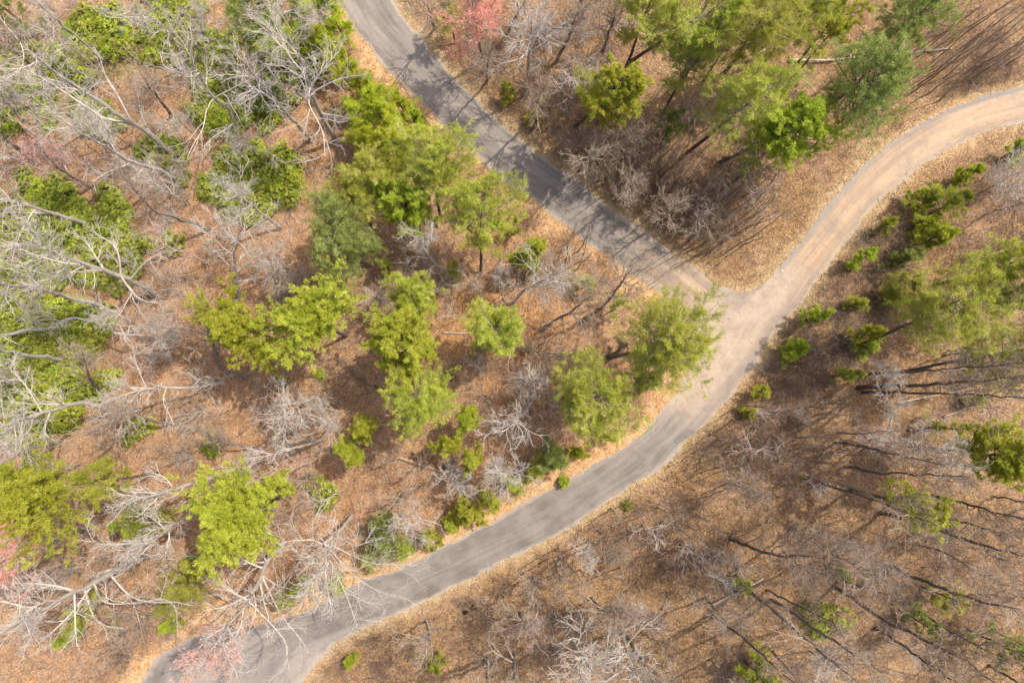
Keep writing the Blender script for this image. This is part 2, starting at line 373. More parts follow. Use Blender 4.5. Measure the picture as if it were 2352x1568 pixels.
ribbon('side_road', eB, sB[0], NX, 0.012, RM, dirt_side, 0.0)
ribbon('road', eA, sA[0], NX, 0.022, RM, dirt_main, 0.05)

# ------------------------------------------------------------------ forest floor
MOSS = [(90, 200, 150, 150), (250, 130, 110, 60), (60, 480, 90, 70), (60, 950, 110, 70), (500, 150, 90, 110), (230, 110, 75, 55), (430, 130, 110, 70), (570, 220, 100, 70), (120, 230, 130, 90), (580, 430, 110, 90), (150, 560, 190, 110), (120, 830, 150, 190),
        (60, 690, 130, 60), (880, 280, 70, 110), (640, 90, 60, 80), (1180, 1150, 60, 30), (900, 1240, 70, 50), (420, 1350, 70, 60), (330, 1180, 70, 50)]
BANK = [(2130, 235, 190, 40), (2010, 330, 60, 55), (1900, 470, 60, 60), (1810, 590, 60, 50), (1760, 640, 60, 30), (2280, 330, 90, 30), (2090, 420, 50, 50), (1990, 520, 40, 60), (1420, 560, 90, 50), (1300, 500, 90, 40)]
def ell(x, y, e):
    c = W(e[:2]); return ((x-c[0])/(e[2]/22.4))**2+((y-c[1])/(e[3]/22.4))**2
def zones(x, y):
    d = lut(DIST, x, y); west = lut(WESTS, x, y)
    n1 = wave(x, y, 1.5, 11); n2 = wave(x, y, 5, 12); n3 = wave(x, y, 0.6, 13)
    verge = np.clip(1-(d-0.15-1.5*np.clip(0.65+0.5*n1+0.3*n3, 0, 1.6)*(0.25+0.75*west))/0.9, 0, 1)
    for e in BANK: verge = np.maximum(verge, 0.45*np.clip(1.2-ell(x, y, e)+0.3*n1+0.25*n3, 0, 1))
    tan = np.clip(1-west+0.18*n2, 0, 1)
    moss = np.zeros_like(x)
    for e in MOSS: moss = np.maximum(moss, np.clip(1.25-ell(x, y, e)+0.35*n1, 0, 1))
    orange = np.clip(1.2-ell(x, y, (1200, 720, 230, 190))+0.4*n2, 0, 1)
    return verge, tan, moss*0.6, orange
def axis(lo, hi, far):
    f = np.arange(lo, hi+.01, 0.5); k = np.array([3, 8, 20, 50, 120, 260.])
    return np.r_[lo-k[k <= far][::-1], f, hi+k[k <= far]]
gx, gy = axis(-66, 66, 300), axis(-50, 60, 300)
X, Y = np.meshgrid(gx, gy); Z = ground_z(X, Y)
Z = Z-0.03*np.clip(-lut(DIST, X, Y)/0.3, 0, 1)
ny, nx = X.shape
i = np.arange(ny-1)[:, None]*nx+np.arange(nx-1)[None]
b = MB(); b.add(np.stack([X, Y, Z], -1), np.stack([i, i+1, i+nx+1, i+nx], -1).reshape(-1, 4))
def groundmat():
    m, nt, b = nmat('leaf_litter_floor')
    geo = N_(nt, 'ShaderNodeNewGeometry').outputs['Position']
    A = lambda n: N_(nt, 'ShaderNodeAttribute', attribute_name=n).outputs['Fac']
    big = noise(nt, geo, 0.18, 4); mid = noise(nt, geo, 1.3, 5, 0.65)
    vo = N_(nt, 'ShaderNodeTexVoronoi'); vo.inputs['Scale'].default_value = 9.0; nt.links.new(geo, vo.inputs['Vector'])
    sep = N_(nt, 'ShaderNodeSeparateColor'); nt.links.new(vo.outputs['Color'], sep.inputs[0])
    red = mixc(nt, sstep(nt, mid, 0.3, 0.7), (0.28, 0.15, 0.075), (0.44, 0.25, 0.13))
    tan = mixc(nt, sstep(nt, mid, 0.3, 0.7), (0.215, 0.122, 0.06), (0.35, 0.21, 0.095))
    col = mixc(nt, A('tan'), red, tan)
    col = mixc(nt, mth(nt, 'MULTIPLY', A('orange'), 0.6), col, (0.46, 0.22, 0.075))
    col = mixc(nt, mth(nt, 'MULTIPLY', sstep(nt, big, 0.45, 0.7), 0.3), col, (0.48, 0.32, 0.23))
    hum = noise(nt, geo, 0.42, 5, 0.7)
    col = mixc(nt, mth(nt, 'MULTIPLY', sstep(nt, hum, 0.48, 0.7), 0.65), col, (0.15, 0.085, 0.055))
    col = mixc(nt, A('moss'), col, (0.22, 0.20, 0.06))
    vg = mixc(nt, A('tan'), mixc(nt, sstep(nt, mid, 0.35, 0.7), (0.56, 0.28, 0.11), (0.76, 0.50, 0.27)), mixc(nt, sstep(nt, mid, 0.35, 0.7), (0.36, 0.24, 0.125), (0.50, 0.37, 0.215)))
    col = mixc(nt, A('verge'), col, vg)
    col = mixc(nt, mth(nt, 'MULTIPLY', sstep(nt, sep.outputs[0], 0.55, 1.0), 0.5), col, (0.60, 0.42, 0.26))
    col = mixc(nt, mth(nt, 'MULTIPLY', sstep(nt, sep.outputs[1], 0.6, 1.0), 0.55), col, (0.16, 0.085, 0.05))
    nt.links.new(col, b.inputs['Base Color']); b.inputs['Roughness'].default_value = 1.0
    bump(nt, b, mth(nt, 'ADD', sep.outputs[2], noise(nt, geo, 6, 4, 0.7)), 0.7, 0.08)
    return m
g = b.build('ground', groundmat()); g['kind'] = 'structure'
for nme, arr in zip(('verge', 'tan', 'moss', 'orange'), zones(X, Y)):
    a = g.data.attributes.new(nme, 'FLOAT', 'POINT'); a.data.foreach_set('value', arr.ravel().astype(np.float32))

# fallen leaves, too many to count
rg = np.random.default_rng(21)
def leaves(name, n, keep, pal, size, zlift=0.02):
    x = rg.uniform(-56, 56, n); y = rg.uniform(-38, 50, n)
    k = keep(x, y); x, y = x[k], y[k]; n = len(x)
    z = np.maximum(ground_z(x, y), np.where(lut(DIST, x, y) < 0, 0.065, -1))+zlift
    a = rg.uniform(0, 6.28, n); s = size*rg.uniform(.55, 1.35, n); w = s*rg.uniform(.4, .8, n)
    nv = nrm(np.stack([rg.normal(0, .45, n), rg.normal(0, .45, n), np.ones(n)], 1))
    t = np.stack([np.cos(a), np.sin(a), np.zeros(n)], 1); t = nrm(t-nv*(t*nv).sum(1, keepdims=True)); s2 = np.cross(nv, t)
    c = np.stack([x, y, z], 1)
    V = np.stack([c-t*s[:, None]/2, c+s2*w[:, None]/2+nv*0.3*w[:, None], c+t*s[:, None]/2, c-s2*w[:, None]/2+nv*0.3*w[:, None]], 1)
    col = pal(x, y, n); col4 = np.repeat(np.concatenate([col, np.ones((n, 1))], 1), 4, 0).astype(np.float32)
    b = MB(); b.add(V.reshape(-1, 3), np.arange(4*n).reshape(-1, 4), 0, None, col4)
    o = b.build(name, M['litter'], smooth=False, col=True); o['kind'] = 'stuff'; return o
def palette(x, y, n):
    vg, tan, moss, orn = zones(x, y)
    red = np.array([(0.31, 0.16, 0.07), (0.48, 0.275, 0.13), (0.43, 0.225, 0.08), (0.60, 0.43, 0.27), (0.18, 0.095, 0.05)])
    tn = np.array([(0.29, 0.155, 0.062), (0.41, 0.235, 0.085), (0.49, 0.29, 0.075), (0.54, 0.385, 0.21), (0.16, 0.09, 0.045)])
    i = rg.choice(5, n, p=[.28, .26, .2, .13, .13]); f = np.where(rg.random(n) < tan, 1, 0)[:, None]
    c = red[i]*(1-f)+tn[i]*f
    j = rg.random(n) < orn*0.5; c[j] = np.array((0.58, 0.27, 0.07))
    k = rg.random(n) < vg; ww = np.where(tan < .5, 0, 1)[:, None]; c[k] = (np.array([(0.74, 0.45, 0.20), (0.80, 0.60, 0.36), (0.64, 0.31, 0.11)])[rg.integers(0, 3, n)]*(1-ww)+np.array([(0.46, 0.33, 0.17), (0.58, 0.45, 0.27), (0.40, 0.25, 0.11)])[rg.integers(0, 3, n)]*ww)[k]
    return np.clip(c*(rg.uniform(.8, 1.15, (n, 1))*(1-.28*np.clip(wave(x, y, 1.3, 31)+.3*wave(x, y, .5, 32), 0, 1.2))[:, None]), 0, .85)
leaves('leaf_litter', 380000, lambda x, y: (lut(DIST, x, y) > 0.02) & (rg.random(len(x)) < .62+.55*wave(x, y, 1.1, 33)+.3*wave(x, y, 3.5, 34)), palette, 0.135)
leaves('blown_leaves', 60000, lambda x, y: (lut(DIST, x, y) < 0.05) & (rg.random(len(x)) < 0.45*np.exp(lut(DIST, x, y)/0.35)), palette, 0.12, 0.006)
# dry grass along the road shoulders
def blades(name, n, keep, cols, hgt):
    x = rg.uniform(-56, 56, n); y = rg.uniform(-38, 50, n); k = keep(x, y); x, y = x[k], y[k]; n = len(x)
    z = ground_z(x, y); a = rg.uniform(0, 6.28, n); h = hgt*rg.uniform(.5, 1.3, n); ln = rg.uniform(.3, 1.4, n)*h
    d = np.stack([np.cos(a), np.sin(a), np.zeros(n)], 1); s = np.stack([-np.sin(a), np.cos(a), np.zeros(n)], 1)
    c = np.stack([x, y, z], 1); up = np.array([0, 0, 1.])
    V = np.stack([c-s*.018, c+s*.018, c+d*ln[:, None]+up*h[:, None]], 1)
    cc = np.array(cols)[rg.integers(0, len(cols), n)]*rg.uniform(.75, 1.2, (n, 1))
    col4 = np.repeat(np.concatenate([cc, np.ones((n, 1))], 1), 3, 0).astype(np.float32)
    b = MB(); b.add(V.reshape(-1, 3), np.arange(3*n).reshape(-1, 3), 0, None, col4)
    o = b.build(name, M['litter'], smooth=False, col=True); o['kind'] = 'stuff'
blades('dry_grass', 700000, lambda x, y: (lut(DIST, x, y) > 0.05) & (rg.random(len(x)) < 0.45*zones(x, y)[0]+0.03),
       [(0.66, 0.46, 0.24), (0.72, 0.55, 0.33), (0.55, 0.35, 0.16), (0.6, 0.48, 0.2)], 0.20)
blades('weeds', 260000, lambda x, y: (lut(DIST, x, y) > 0.3) & (rg.random(len(x)) < 1.5*zones(x, y)[2]**1.3),
       [(0.34, 0.37, 0.06), (0.46, 0.46, 0.10), (0.25, 0.30, 0.05)], 0.45)
# dead twigs lying everywhere
def sticks(n):
    x = rg.uniform(-55, 55, n); y = rg.uniform(-37, 48, n); k = (lut(DIST, x, y) > 0.4); x, y = x[k], y[k]; n = len(x)
    a = rg.uniform(0, 6.28, n); L = rg.uniform(.4, 2.6, n)
    f = np.array([-.5, 0, .5])[None]
    P = np.stack([x[:, None]+np.cos(a)[:, None]*L[:, None]*f, y[:, None]+np.sin(a)[:, None]*L[:, None]*f+rg.normal(0, .05, (n, 3)), np.zeros((n, 3))], -1)
    P[:, :, 2] = ground_z(P[:, :, 0], P[:, :, 1])+0.05+rg.uniform(0, .12, (n, 1))
    R = np.stack([np.full(n, .016), np.full(n, .013), np.full(n, .006)], 1)*rg.uniform(.6, 1.5, (n, 1))
    b = MB(); h = n//2; b.tubes(P[:h], R[:h], 3, 0); b.tubes(P[h:], R[h:], 3, 1)
    o = b.build('fallen_twigs', [M['log'], M['dark']]); o['kind'] = 'stuff'
sticks(9000)

# the mass of fine leafless undergrowth, too dense to count
def underbrush(name, n, dens, mats, hgt):
    x = rg.uniform(-56, 56, n); y = rg.uniform(-38, 50, n); k = (lut(DIST, x, y) > .7) & (rg.random(n) < dens(x, y)); x, y = x[k], y[k]; n = len(x)
    z = ground_z(x, y)-.05; h = hgt*rg.uniform(.5, 1.4, n)
    d = nrm(np.stack([rg.normal(0, .55, n), rg.normal(0, .55, n), np.ones(n)], 1)); c = np.stack([x, y, z], 1)
    P = np.stack([c+d*h[:, None]*f+rg.normal(0, .07, (n, 3))*(f > 0) for f in (0, .3, .65, 1)], 1)
    R = np.broadcast_to(np.array([.017, .014, .011, .007]), (n, 4))*rg.uniform(.7, 1.4, (n, 1))
    p2, r2, l2 = grow(rg, P, R, h*.55, 4, .25, 1, .4, 1.1, 4, .03, .18, .011, .006, .3)
    b = MB(); q = rg.random(n) < .5; q2 = np.repeat(q, 4)
    for m, s_ in ((0, q), (1, ~q)): b.tubes(P[s_], R[s_], 3, m)
    for m, s_ in ((0, q2), (1, ~q2)): b.tubes(p2[s_], r2[s_], 3, m)
    o = b.build(name, mats); o['kind'] = 'stuff'
BR = [(1540, 460, 230, 150), (1330, 320, 110, 110), (2200, 150, 170, 110), (1880, 780, 130, 150), (1990, 640, 90, 110), (1780, 1020, 190, 130), (1500, 1250, 260, 120), (1150, 1450, 230, 90), (2000, 1300, 330, 230), (2230, 480, 90, 110), (1120, 150, 90, 130)]
def dens_brown(x, y):
    v = np.full(np.shape(x), .35)
    for e in BR: v = np.maximum(v, np.clip(1.3-ell(x, y, e)+.4*wave(x, y, 1.6, 41), 0, .9))
    v = v*(1-.8*lut(WESTS, x, y))
    return np.maximum(v, np.clip(1.2-ell(x, y, (330, 1450, 110, 110)), 0, .8))
# ------------------------------------------------------------------ trees
def grow(rng, P, R, L, n, t0, t1, a0, a1, K, up, wob, r0, rt, fall=0.5):
    N, Kp = P.shape[:2]; m = N*n
    idx = np.repeat(np.arange(N), n)
    t = t0+(t1-t0)*((np.tile(np.arange(n), N)+rng.random(m))/n)
    f = t*(Kp-1); i = np.clip(f.astype(int), 0, Kp-2); w = (f-i)[:, None]
    pos = P[idx, i]*(1-w)+P[idx, i+1]*w; tan = nrm(P[idx, i+1]-P[idx, i])
    rad = R[idx, i]*(1-w[:, 0])+R[idx, i+1]*w[:, 0]
    v = rng.normal(0, 1, (m, 3)); v = nrm(v-tan*(v*tan).sum(1, keepdims=True))
    a = rng.uniform(a0, a1, m)[:, None]
    d = np.cos(a)*tan+np.sin(a)*v
    ln = np.broadcast_to(L, (N,))[idx]*(1-fall*t)*rng.uniform(.65, 1.3, m)
    pts = [pos]
    for k in range(1, K):
        d = nrm(d+rng.normal(0, wob, (m, 3))+np.array([0, 0, up])); pos = pos+d*(ln/(K-1))[:, None]; pts.append(pos)
    pts = np.stack(pts, 1)
    rs = np.minimum(rad*0.7, r0)
    rr_ = rs[:, None]*(1-np.linspace(0, 1, K)[None])+rt*np.linspace(0, 1, K)[None]
    return pts, np.maximum(rr_, rt), ln
def project_path(base, mids, top, h, n=16):
    pts = [base]+list(mids)+[top]
    d = np.array([D(p) for p in pts]); s = np.r_[0, np.cumsum(np.linalg.norm(np.diff(d, axis=0), axis=1))]; s = s/s[-1]
    b0 = W(base); z0 = float(ground_z(b0[:1], b0[1:2])[0])
    w = np.array([W(p, z0+h*f**0.92) for p, f in zip(pts, s)])
    return resample(w, n), z0
def auto_h(base, top, lo, hi):
    b, t = W(base)[:2], W(top)[:2]
    return float(np.clip(H*(1-(b@t)/(t@t)), lo, hi))
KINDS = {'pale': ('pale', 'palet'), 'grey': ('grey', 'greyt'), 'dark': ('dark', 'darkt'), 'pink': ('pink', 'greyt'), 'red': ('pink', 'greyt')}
def bare_tree(label, kind, base, top, mids=(), r=3.5, h=None, limbs=(), n1=8, cb=.42, thick=1.0, dens=1.0, name='bare_tree', cat='tree', group='bare winter trees', snag=False, spread=None):
    rng = rng_of(label)
    if h is None: h = auto_h(base, top, 7, 23)
    P, z0 = project_path(base, mids, top, h, 18)
    f = np.linspace(0, 1, len(P)); r0 = (0.0085*h+0.05)*thick
    P[1:-1, :2] += rng.normal(0, .05, (len(P)-2, 2))
    R = r0*(1-f)**.75+0.022; R[0] *= 1.35
    if snag: R = r0*(1-.55*f); R[-1] = 0.02
    P[0, 2] -= 0.15
    root = empty(name, tuple(P[0]), label, cat, group); off = P[0]
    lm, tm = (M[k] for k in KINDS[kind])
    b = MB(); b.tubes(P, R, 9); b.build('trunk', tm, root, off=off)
    L = []                                              # main limbs: the traced ones first, then grown ones
    tp = np.array([D(p) for p in [base]+list(mids)+[top]])
    for pl in limbs:
        d = np.array([D(p) for p in pl]); seg = np.linalg.norm(np.diff(d, axis=0), axis=1)
        # where on the trunk it leaves, by the trunk's own reading
        tr = resample(tp, 60); j = int(np.argmin(np.linalg.norm(tr-d[0], axis=1))); fj = j/59.0
        h0 = z0+h*fj**0.92
        hh = h0+np.r_[0, np.cumsum(seg)]/22.4*0.38
        w = np.array([W(p, z) for p, z in zip(pl, hh)])
        q = P[int(round(fj*(len(P)-1)))]; w[0] = q
        L.append((resample(w, 9), max(r0*(1-fj)**.7*.6, .045)))
    P1 = [p for p, _ in L]; R1 = [np.linspace(a, .022, 9) for _, a in L]
    if n1:
        a0, a1 = spread or (.5, 1.05)
        p, q, ln = grow(rng, P[None], R[None], r*1.25, n1, cb, .97, a0, a1, 9, .09, .13, .072*thick, .02, .35)
        P1 += list(p); R1 += list(q)
    if P1:
        P1 = np.array(P1); R1 = np.array(R1)
        big = np.arange(len(P1))
        if h > 8.5:
            for k in big:
                b = MB(); b.tubes(P1[k], R1[k], 5); b.build('limb', lm, root, off=off)
        cr = MB()
        if h <= 8.5: cr.tubes(P1, R1, 5)
        top_p = resample(P[int(len(P)*.6):], 9)[None]; top_r = np.linspace(R[int(len(P)*.6)], .02, 9)[None]
        PP = np.concatenate([P1, top_p]) if not snag else P1; RR = np.concatenate([R1, top_r]) if not snag else R1
        ln1 = np.linalg.norm(np.diff(PP, axis=1), axis=2).sum(1)
        p2, r2, l2 = grow(rng, PP, RR, ln1*.55, max(2, int(round(6*dens))), .15, 1, .45, 1.0, 6, .05, .17, .04, .016, .5)
        p3, r3, l3 = grow(rng, p2, r2, np.maximum(l2*.6, .5), max(2, int(round(5.2*dens))), .15, 1, .4, .95, 5, .05, .18, .026, .011, .4)
        p4, r4, l4 = grow(rng, p3, r3, np.maximum(l3*.65, .35), 2, .15, 1, .35, .9, 4, .05, .16, .014, .008, .3)
        cr.tubes(p2, r2, 4); cr.tubes(p3, r3, 3); cr.tubes(p4, r4, 3)
        mats = [lm]
        if kind in ('red', 'pink'):
            mats.append(M['bud'])
            tips = np.concatenate([p4[:, -1], p4[:, 2], p3[:, -1], p3[:, 2], p2[:, -1]]); sel = rng.random(len(tips)) < (1.1 if kind == 'red' else .5)
            tufts(cr, rng, tips[sel], np.broadcast_to(np.array([0, 0, 1.]), (sel.sum(), 3)), 6 if kind == 'red' else 3, .11, .04, 1, 1.2)
        cr.build('crown', mats, root, off=off, var=True)
    return root
def tufts(mb, rng, pos, axis, nb, ln, wd, mi, spread, base_var=None):
    n = len(pos)
    if n == 0: return
    p = np.repeat(pos, nb, 0); ax = np.repeat(axis, nb, 0)
    d = nrm(ax+rng.normal(0, spread*.6, (n*nb, 3))); l = ln*rng.uniform(.6, 1.3, n*nb)
    s = nrm(np.cross(d, np.array([.15, .1, 1.])+rng.normal(0, .45, (n*nb, 3)))); w = wd*rng.uniform(.7, 1.3, n*nb)
    p = p+rng.normal(0, ln*.32, (n*nb, 3))
    V = np.stack([p-s*w[:, None]/2, p+s*w[:, None]/2, p+d*l[:, None]], 1)
    v = (rng.random(n) if base_var is None else base_var)
    var = np.clip(np.repeat(v, nb)+rng.normal(0, .16, n*nb), 0, 1)
    mb.add(V.reshape(-1, 3), np.arange(3*n*nb).reshape(-1, 3), mi, np.repeat(var, 3))
def pine_tree(label, kind, crown, r, h=15.0, base=None, form='mature', dens=1.0, bare=0.25, name='pine_tree', cat='tree', group='pines', hc=.74):
    rng = rng_of(label)
    young = form != 'mature'
    if young: hc = .55
    ct = W(crown, hc*h)
    b0 = W(base) if base is not None else np.array([ct[0]*.985, ct[1]*.985, 0])
    z0 = float(ground_z(b0[:1], b0[1:2])[0])
    lean = (ct-b0)/ct[2]
    f = np.linspace(0, 1, 14); P = np.stack([b0[0]+lean[0]*h*f, b0[1]+lean[1]*h*f, z0-.1+h*f], 1)
    P[2:, :2] += np.cumsum(rng.normal(0, .035*min(1, h/12), (12, 2)), 0)
    R = (.0085*h+.04)*(1-f)**.85+.02; R[0] *= 1.25
    off = P[0].copy(); root = empty(name, tuple(off), label, cat, group)
    cb = {'mature': .5, 'flat': .6, 'young': .12}[form] if form in ('mature', 'flat', 'young') else .5
    tb = MB(); tb.tubes(P, R, 8)
    if not young:                                       # dead stubs below the crown
        sp, sr, _ = grow(rng, P[None], R[None], r*.55, 9, .22, cb+.05, 1.1, 1.6, 5, -.03, .12, .03, .008, .2)
        tb.tubes(sp, sr, 4)
        s2, q2, _ = grow(rng, sp, sr, r*.2, 4, .3, 1, .5, 1.0, 4, 0, .15, .012, .007, .3); tb.tubes(s2, q2, 3)
    tb.build('trunk', M['pine'], root, off=off)
    n1 = int({'young': 28, 'flat': 50, 'mature': 40}[form]*max(dens, .6)*np.clip(r/3.2, .55, 2.0)**1.1)
    p1, r1, l1 = grow(rng, P[None], R[None], 1.0, n1, cb, .985, .95, 1.45, 8, .06, .08, .07 if not young else .03, .014, 0)
    # lengths follow the outline of the crown, uneven round the stem
    t = (p1[:, 0]-P[0])[:, 2]/h; u = np.clip((t-cb)/(1-cb), 0, 1)
    prof = (1-u)**.8*.95+.12 if young else np.sqrt(np.clip(1-((u-.35)/.72)**2, .05, 1))
    az = np.arctan2(p1[:, -1, 1]-p1[:, 0, 1], p1[:, -1, 0]-p1[:, 0, 0])
    ph = rng.uniform(0, 6.28, 3); lob = 1+(.30 if young else .16)*np.sin(2*az+ph[0])+.14*np.sin(3*az+ph[1])+.10*np.sin(5*az+ph[2])
    sc = r*prof*lob*rng.uniform(.5 if young else .75, 1.25 if young else 1.1, n1)/l1
    p1 = p1[:, :1]+(p1-p1[:, :1])*sc[:, None, None]; l1 = l1*sc
    p2, r2, l2 = grow(rng, p1, r1, np.maximum(l1*.36, .3), 9, .15, 1, .5, 1.15, 5, .04, .16, .018, .008, .3)
    p3, r3, l3 = grow(rng, p2, r2, np.maximum(l2*.5, .2), 3, .3, 1, .4, .9, 4, .1, .12, .01, .006, .2)
    cm = MB(); cm.tubes(p1, r1, 4); cm.tubes(p2, r2, 3); cm.tubes(p3, r3, 3)
    kp = rng.random(len(p3)) > (.3 if young else .12)+bare*.7
    pos = np.concatenate([p3[kp, -1], p3[kp, 2], p3[kp, 1], p2[:, -1], p2[:, 3], p2[:, 2], p1[:, -1]])
    ax = np.concatenate([p3[kp, -1]-p3[kp, -2], p3[kp, 2]-p3[kp, 1], p3[kp, 1]-p3[kp, 0], p2[:, -1]-p2[:, -2], p2[:, 3]-p2[:, 2], p2[:, 2]-p2[:, 1], p1[:, -1]-p1[:, -2]])
    ax = nrm(nrm(ax)+np.array([0, 0, .55]))
    g = rng.random(n1); g3 = np.repeat(g, 27)[kp]; g2 = np.repeat(g, 9); gv = np.concatenate([g3, g3, g3, g2, g2, g2, g])
    big = kind in ('clump', 'bright')
    k = 1.0 if r > 2 else .8
    tufts(cm, rng, pos, ax, int((11 if big else 8)*min(dens, 1.2)), (.23 if big else .25)*k, (.048 if big else .030)*k, 1, 1.0 if big else 1.1, np.clip(.25+.5*gv+rng.normal(0, .14, len(pos)), 0, 1))
    cm.build('crown', [M['pine'] if kind not in ('soft',) else M['grey'], M[kind]], root, off=off, var=True)
    return root
def log(label, a, b, r=.14, mat='log', ha=.05, hb=.05, name='fallen_log', cat='log', stubs=5):
    rng = rng_of(label)
    A, B = W(a, ha), W(b, hb)
    P = resample([A, (A+B)/2+np.array([rng.normal(0, .12), rng.normal(0, .12), 0]), B], 12)
    P[:, 2] = np.maximum(ground_z(P[:, 0], P[:, 1]), 0)+r*.7+np.linspace(ha, hb, 12)
    root = empty(name, tuple(P[0]), label, cat, 'fallen dead wood'); off = P[0]
    R = r*np.linspace(1, .45, 12)*rng.uniform(.92, 1.08, 12)
    Pc = np.vstack([P[:1], P, P[-1:]]); Rc = np.r_[.01, R, .01]; Pc[0] -= (P[1]-P[0])*.02
    m = MB(); m.tubes(Pc, Rc, 8); m.build('trunk', M[mat], root, off=off)
    if stubs:
        p, q, _ = grow(rng, P[None], R[None], np.linalg.norm(B-A)*.22, stubs, .3, .98, .5, 1.1, 5, .03, .12, .05, .012)
        p[:, :, 2] = np.maximum(p[:, :, 2], ground_z(p[:, :, 0], p[:, :, 1])+.03)
        p2, q2, _ = grow(rng, p, q, np.linalg.norm(B-A)*.08, 3, .3, 1, .4, 1., 4, .02, .15, .02, .008)
        for k in range(len(p)):
            m = MB(); m.tubes(p[k], q[k], 4); m.tubes(p2[3*k:3*k+3], q2[3*k:3*k+3], 3); m.build('branch', M[mat], root, off=off)
    return root

underbrush('brown_underbrush', 60000, dens_brown, [M['brush'], M['dark']], 1.3)
underbrush('pale_underbrush', 34000, lambda x, y: .85*lut(WESTS, x, y)*np.clip(.6+.6*wave(x, y, 2.2, 43), 0, 1), [M['pale'], M['dark']], 1.2)
# ------------------------------------------------------------------ the bare hardwoods, one by one
T = bare_tree
T('tall grey snag with a broken top leaning to the top left corner', 'pale', (0, 730, 430), (0, 240, 5), snag=True, h=11.5, n1=4, cb=.8, r=1.6, name='dead_snag', cat='dead tree')
T('tall pale tree with a dark upright fork on its trunk, upper left woods', 'pale', (0, 1200, 1065), (0, 90, 250), [(0, 990, 895), (0, 870, 825), (0, 600, 640), (0, 400, 515)], r=5,
  limbs=[[(0, 990, 890), (0, 985, 820), (0, 955, 700), (0, 950, 620)], [(0, 870, 850), (0, 730, 820), (0, 600, 740), (0, 330, 560), (0, 150, 470)], [(0, 880, 800), (0, 800, 640), (0, 730, 530), (0, 690, 400)]], n1=9, thick=1.1)
T('spreading white-limbed tree with wide crooked arms above the laurel, upper left', 'pale', (0, 1640, 905), (0, 1290, 350), [(0, 1560, 730), (0, 1470, 670), (0, 1390, 540)], h=13, r=4, cb=.45,
  limbs=[[(0, 1460, 665), (0, 1250, 610), (0, 1080, 590), (0, 950, 555)], [(0, 1470, 670), (0, 1590, 615), (0, 1730, 540), (0, 1850, 440)], [(0, 1465, 675), (0, 1425, 750), (0, 1400, 880), (0, 1330, 1000), (0, 1290, 1090)],
         [(0, 1250, 610), (0, 1150, 470), (0, 1100, 360)], [(0, 1405, 900), (0, 1420, 990), (0, 1425, 1080)], [(0, 1580, 630), (0, 1680, 720), (0, 1740, 780)]], n1=7, thick=1.1)
T('pale tree whose trunk ends beside a small round laurel bush, upper left', 'pale', (0, 1225, 1240), (0, 430, 840), [(0, 1110, 1180), (0, 900, 1110), (0, 760, 1030)], r=3.6,
  limbs=[[(0, 900, 1110), (0, 800, 1140), (0, 730, 1180)], [(0, 1000, 1150), (0, 900, 1240), (0, 790, 1280)]])
T('pink-twigged maple on bare leaf litter in the left woods', 'pink', (0, 710, 1360), (0, 240, 990), [(0, 560, 1250), (0, 420, 1170)], r=4, dens=1.1, name='maple_tree')
T('grey tree at the left edge above the pink-twigged maple', 'grey', (0, 195, 1085), (0, -250, 720), r=4)
T('stout pale tree reaching out of the left edge over the laurel thicket', 'pale', (0, 610, 1545), (0, -220, 1290), [(0, 350, 1465), (0, 100, 1390)], r=5, thick=1.15, dens=1.1,
  limbs=[[(0, 350, 1460), (0, 150, 1465), (0, 0, 1470)], [(0, 100, 1380), (0, 30, 1450), (0, 20, 1550)]])
T('dark slender stem bending up to a small pale crown, left of the oval laurel patch', 'grey', (0, 1440, 1575), (0, 830, 1200), [(0, 1170, 1485), (0, 1080, 1460), (0, 970, 1360)], r=3, cb=.6,
  limbs=[[(0, 970, 1360), (0, 1060, 1320), (0, 1120, 1270)], [(0, 940, 1330), (0, 780, 1260)]])
T('pale many-branched tree behind the dark green evergreens, top left', 'pale', (0, 2150, 975), (0, 1720, 480), [(0, 2030, 840)], r=4.2)
T('large white-branched tree beside the bright strip along the upper road', 'pale', (0, 2315, 975), (0, 2010, 200), [(0, 2200, 760), (0, 2120, 560)], r=5.2, dens=1.15, thick=1.1,
  limbs=[[(0, 2120, 560), (0, 2250, 450), (0, 2350, 340)], [(0, 2080, 480), (0, 1990, 380), (0, 1920, 200), (0, 1830, 20)], [(0, 2130, 600), (0, 2130, 720), (0, 2220, 900), (0, 2240, 1080)], [(0, 2150, 620), (0, 2300, 560), (1, 100, 520)], [(0, 2200, 760), (0, 2330, 800), (1, 70, 820)]])
T('pale tree with two arched limbs near the top edge left of centre', 'pale', (0, 1310, 480), (0, 890, 40), [(0, 1140, 200)], r=4)
T('grey stem at the top edge among dark evergreens', 'grey', (0, 1830, 130), (0, 1735, -160), r=3.5)
T('wispy pale sapling beside the broken grey snag', 'pale', (0, 470, 420), (0, 350, 180), r=2.3, h=6.5, dens=.9)
T('hazy pale tree at the left edge in the upper laurel', 'pale', (0, 190, 880), (0, -10, 640), r=2.8, h=11)
T('small crooked bare tree on open litter above the oval laurel patch', 'pale', (0, 1790, 1090), (0, 1630, 930), [(0, 1720, 1010)], h=6.5, r=2.2, limbs=[[(0, 1720, 1010), (0, 1890, 1070), (0, 1980, 1140)], [(0, 1700, 990), (0, 1580, 1060)], [(0, 1690, 975), (0, 1800, 910), (0, 1890, 860)]])
T('pale fan-shaped tree standing in the oval laurel patch', 'pale', (0, 1935, 1570), (0, 1560, 1280), [(0, 1790, 1460)], r=3.8, h=12, dens=1.15)
T('hazy grey tree between the top left corner and the snag', 'grey', (0, 330, 520), (0, 60, 330), r=4, h=14)
T('thin grey tree right of the long snag near the top', 'grey', (0, 1180, 800), (0, 960, 500), r=3, h=11)
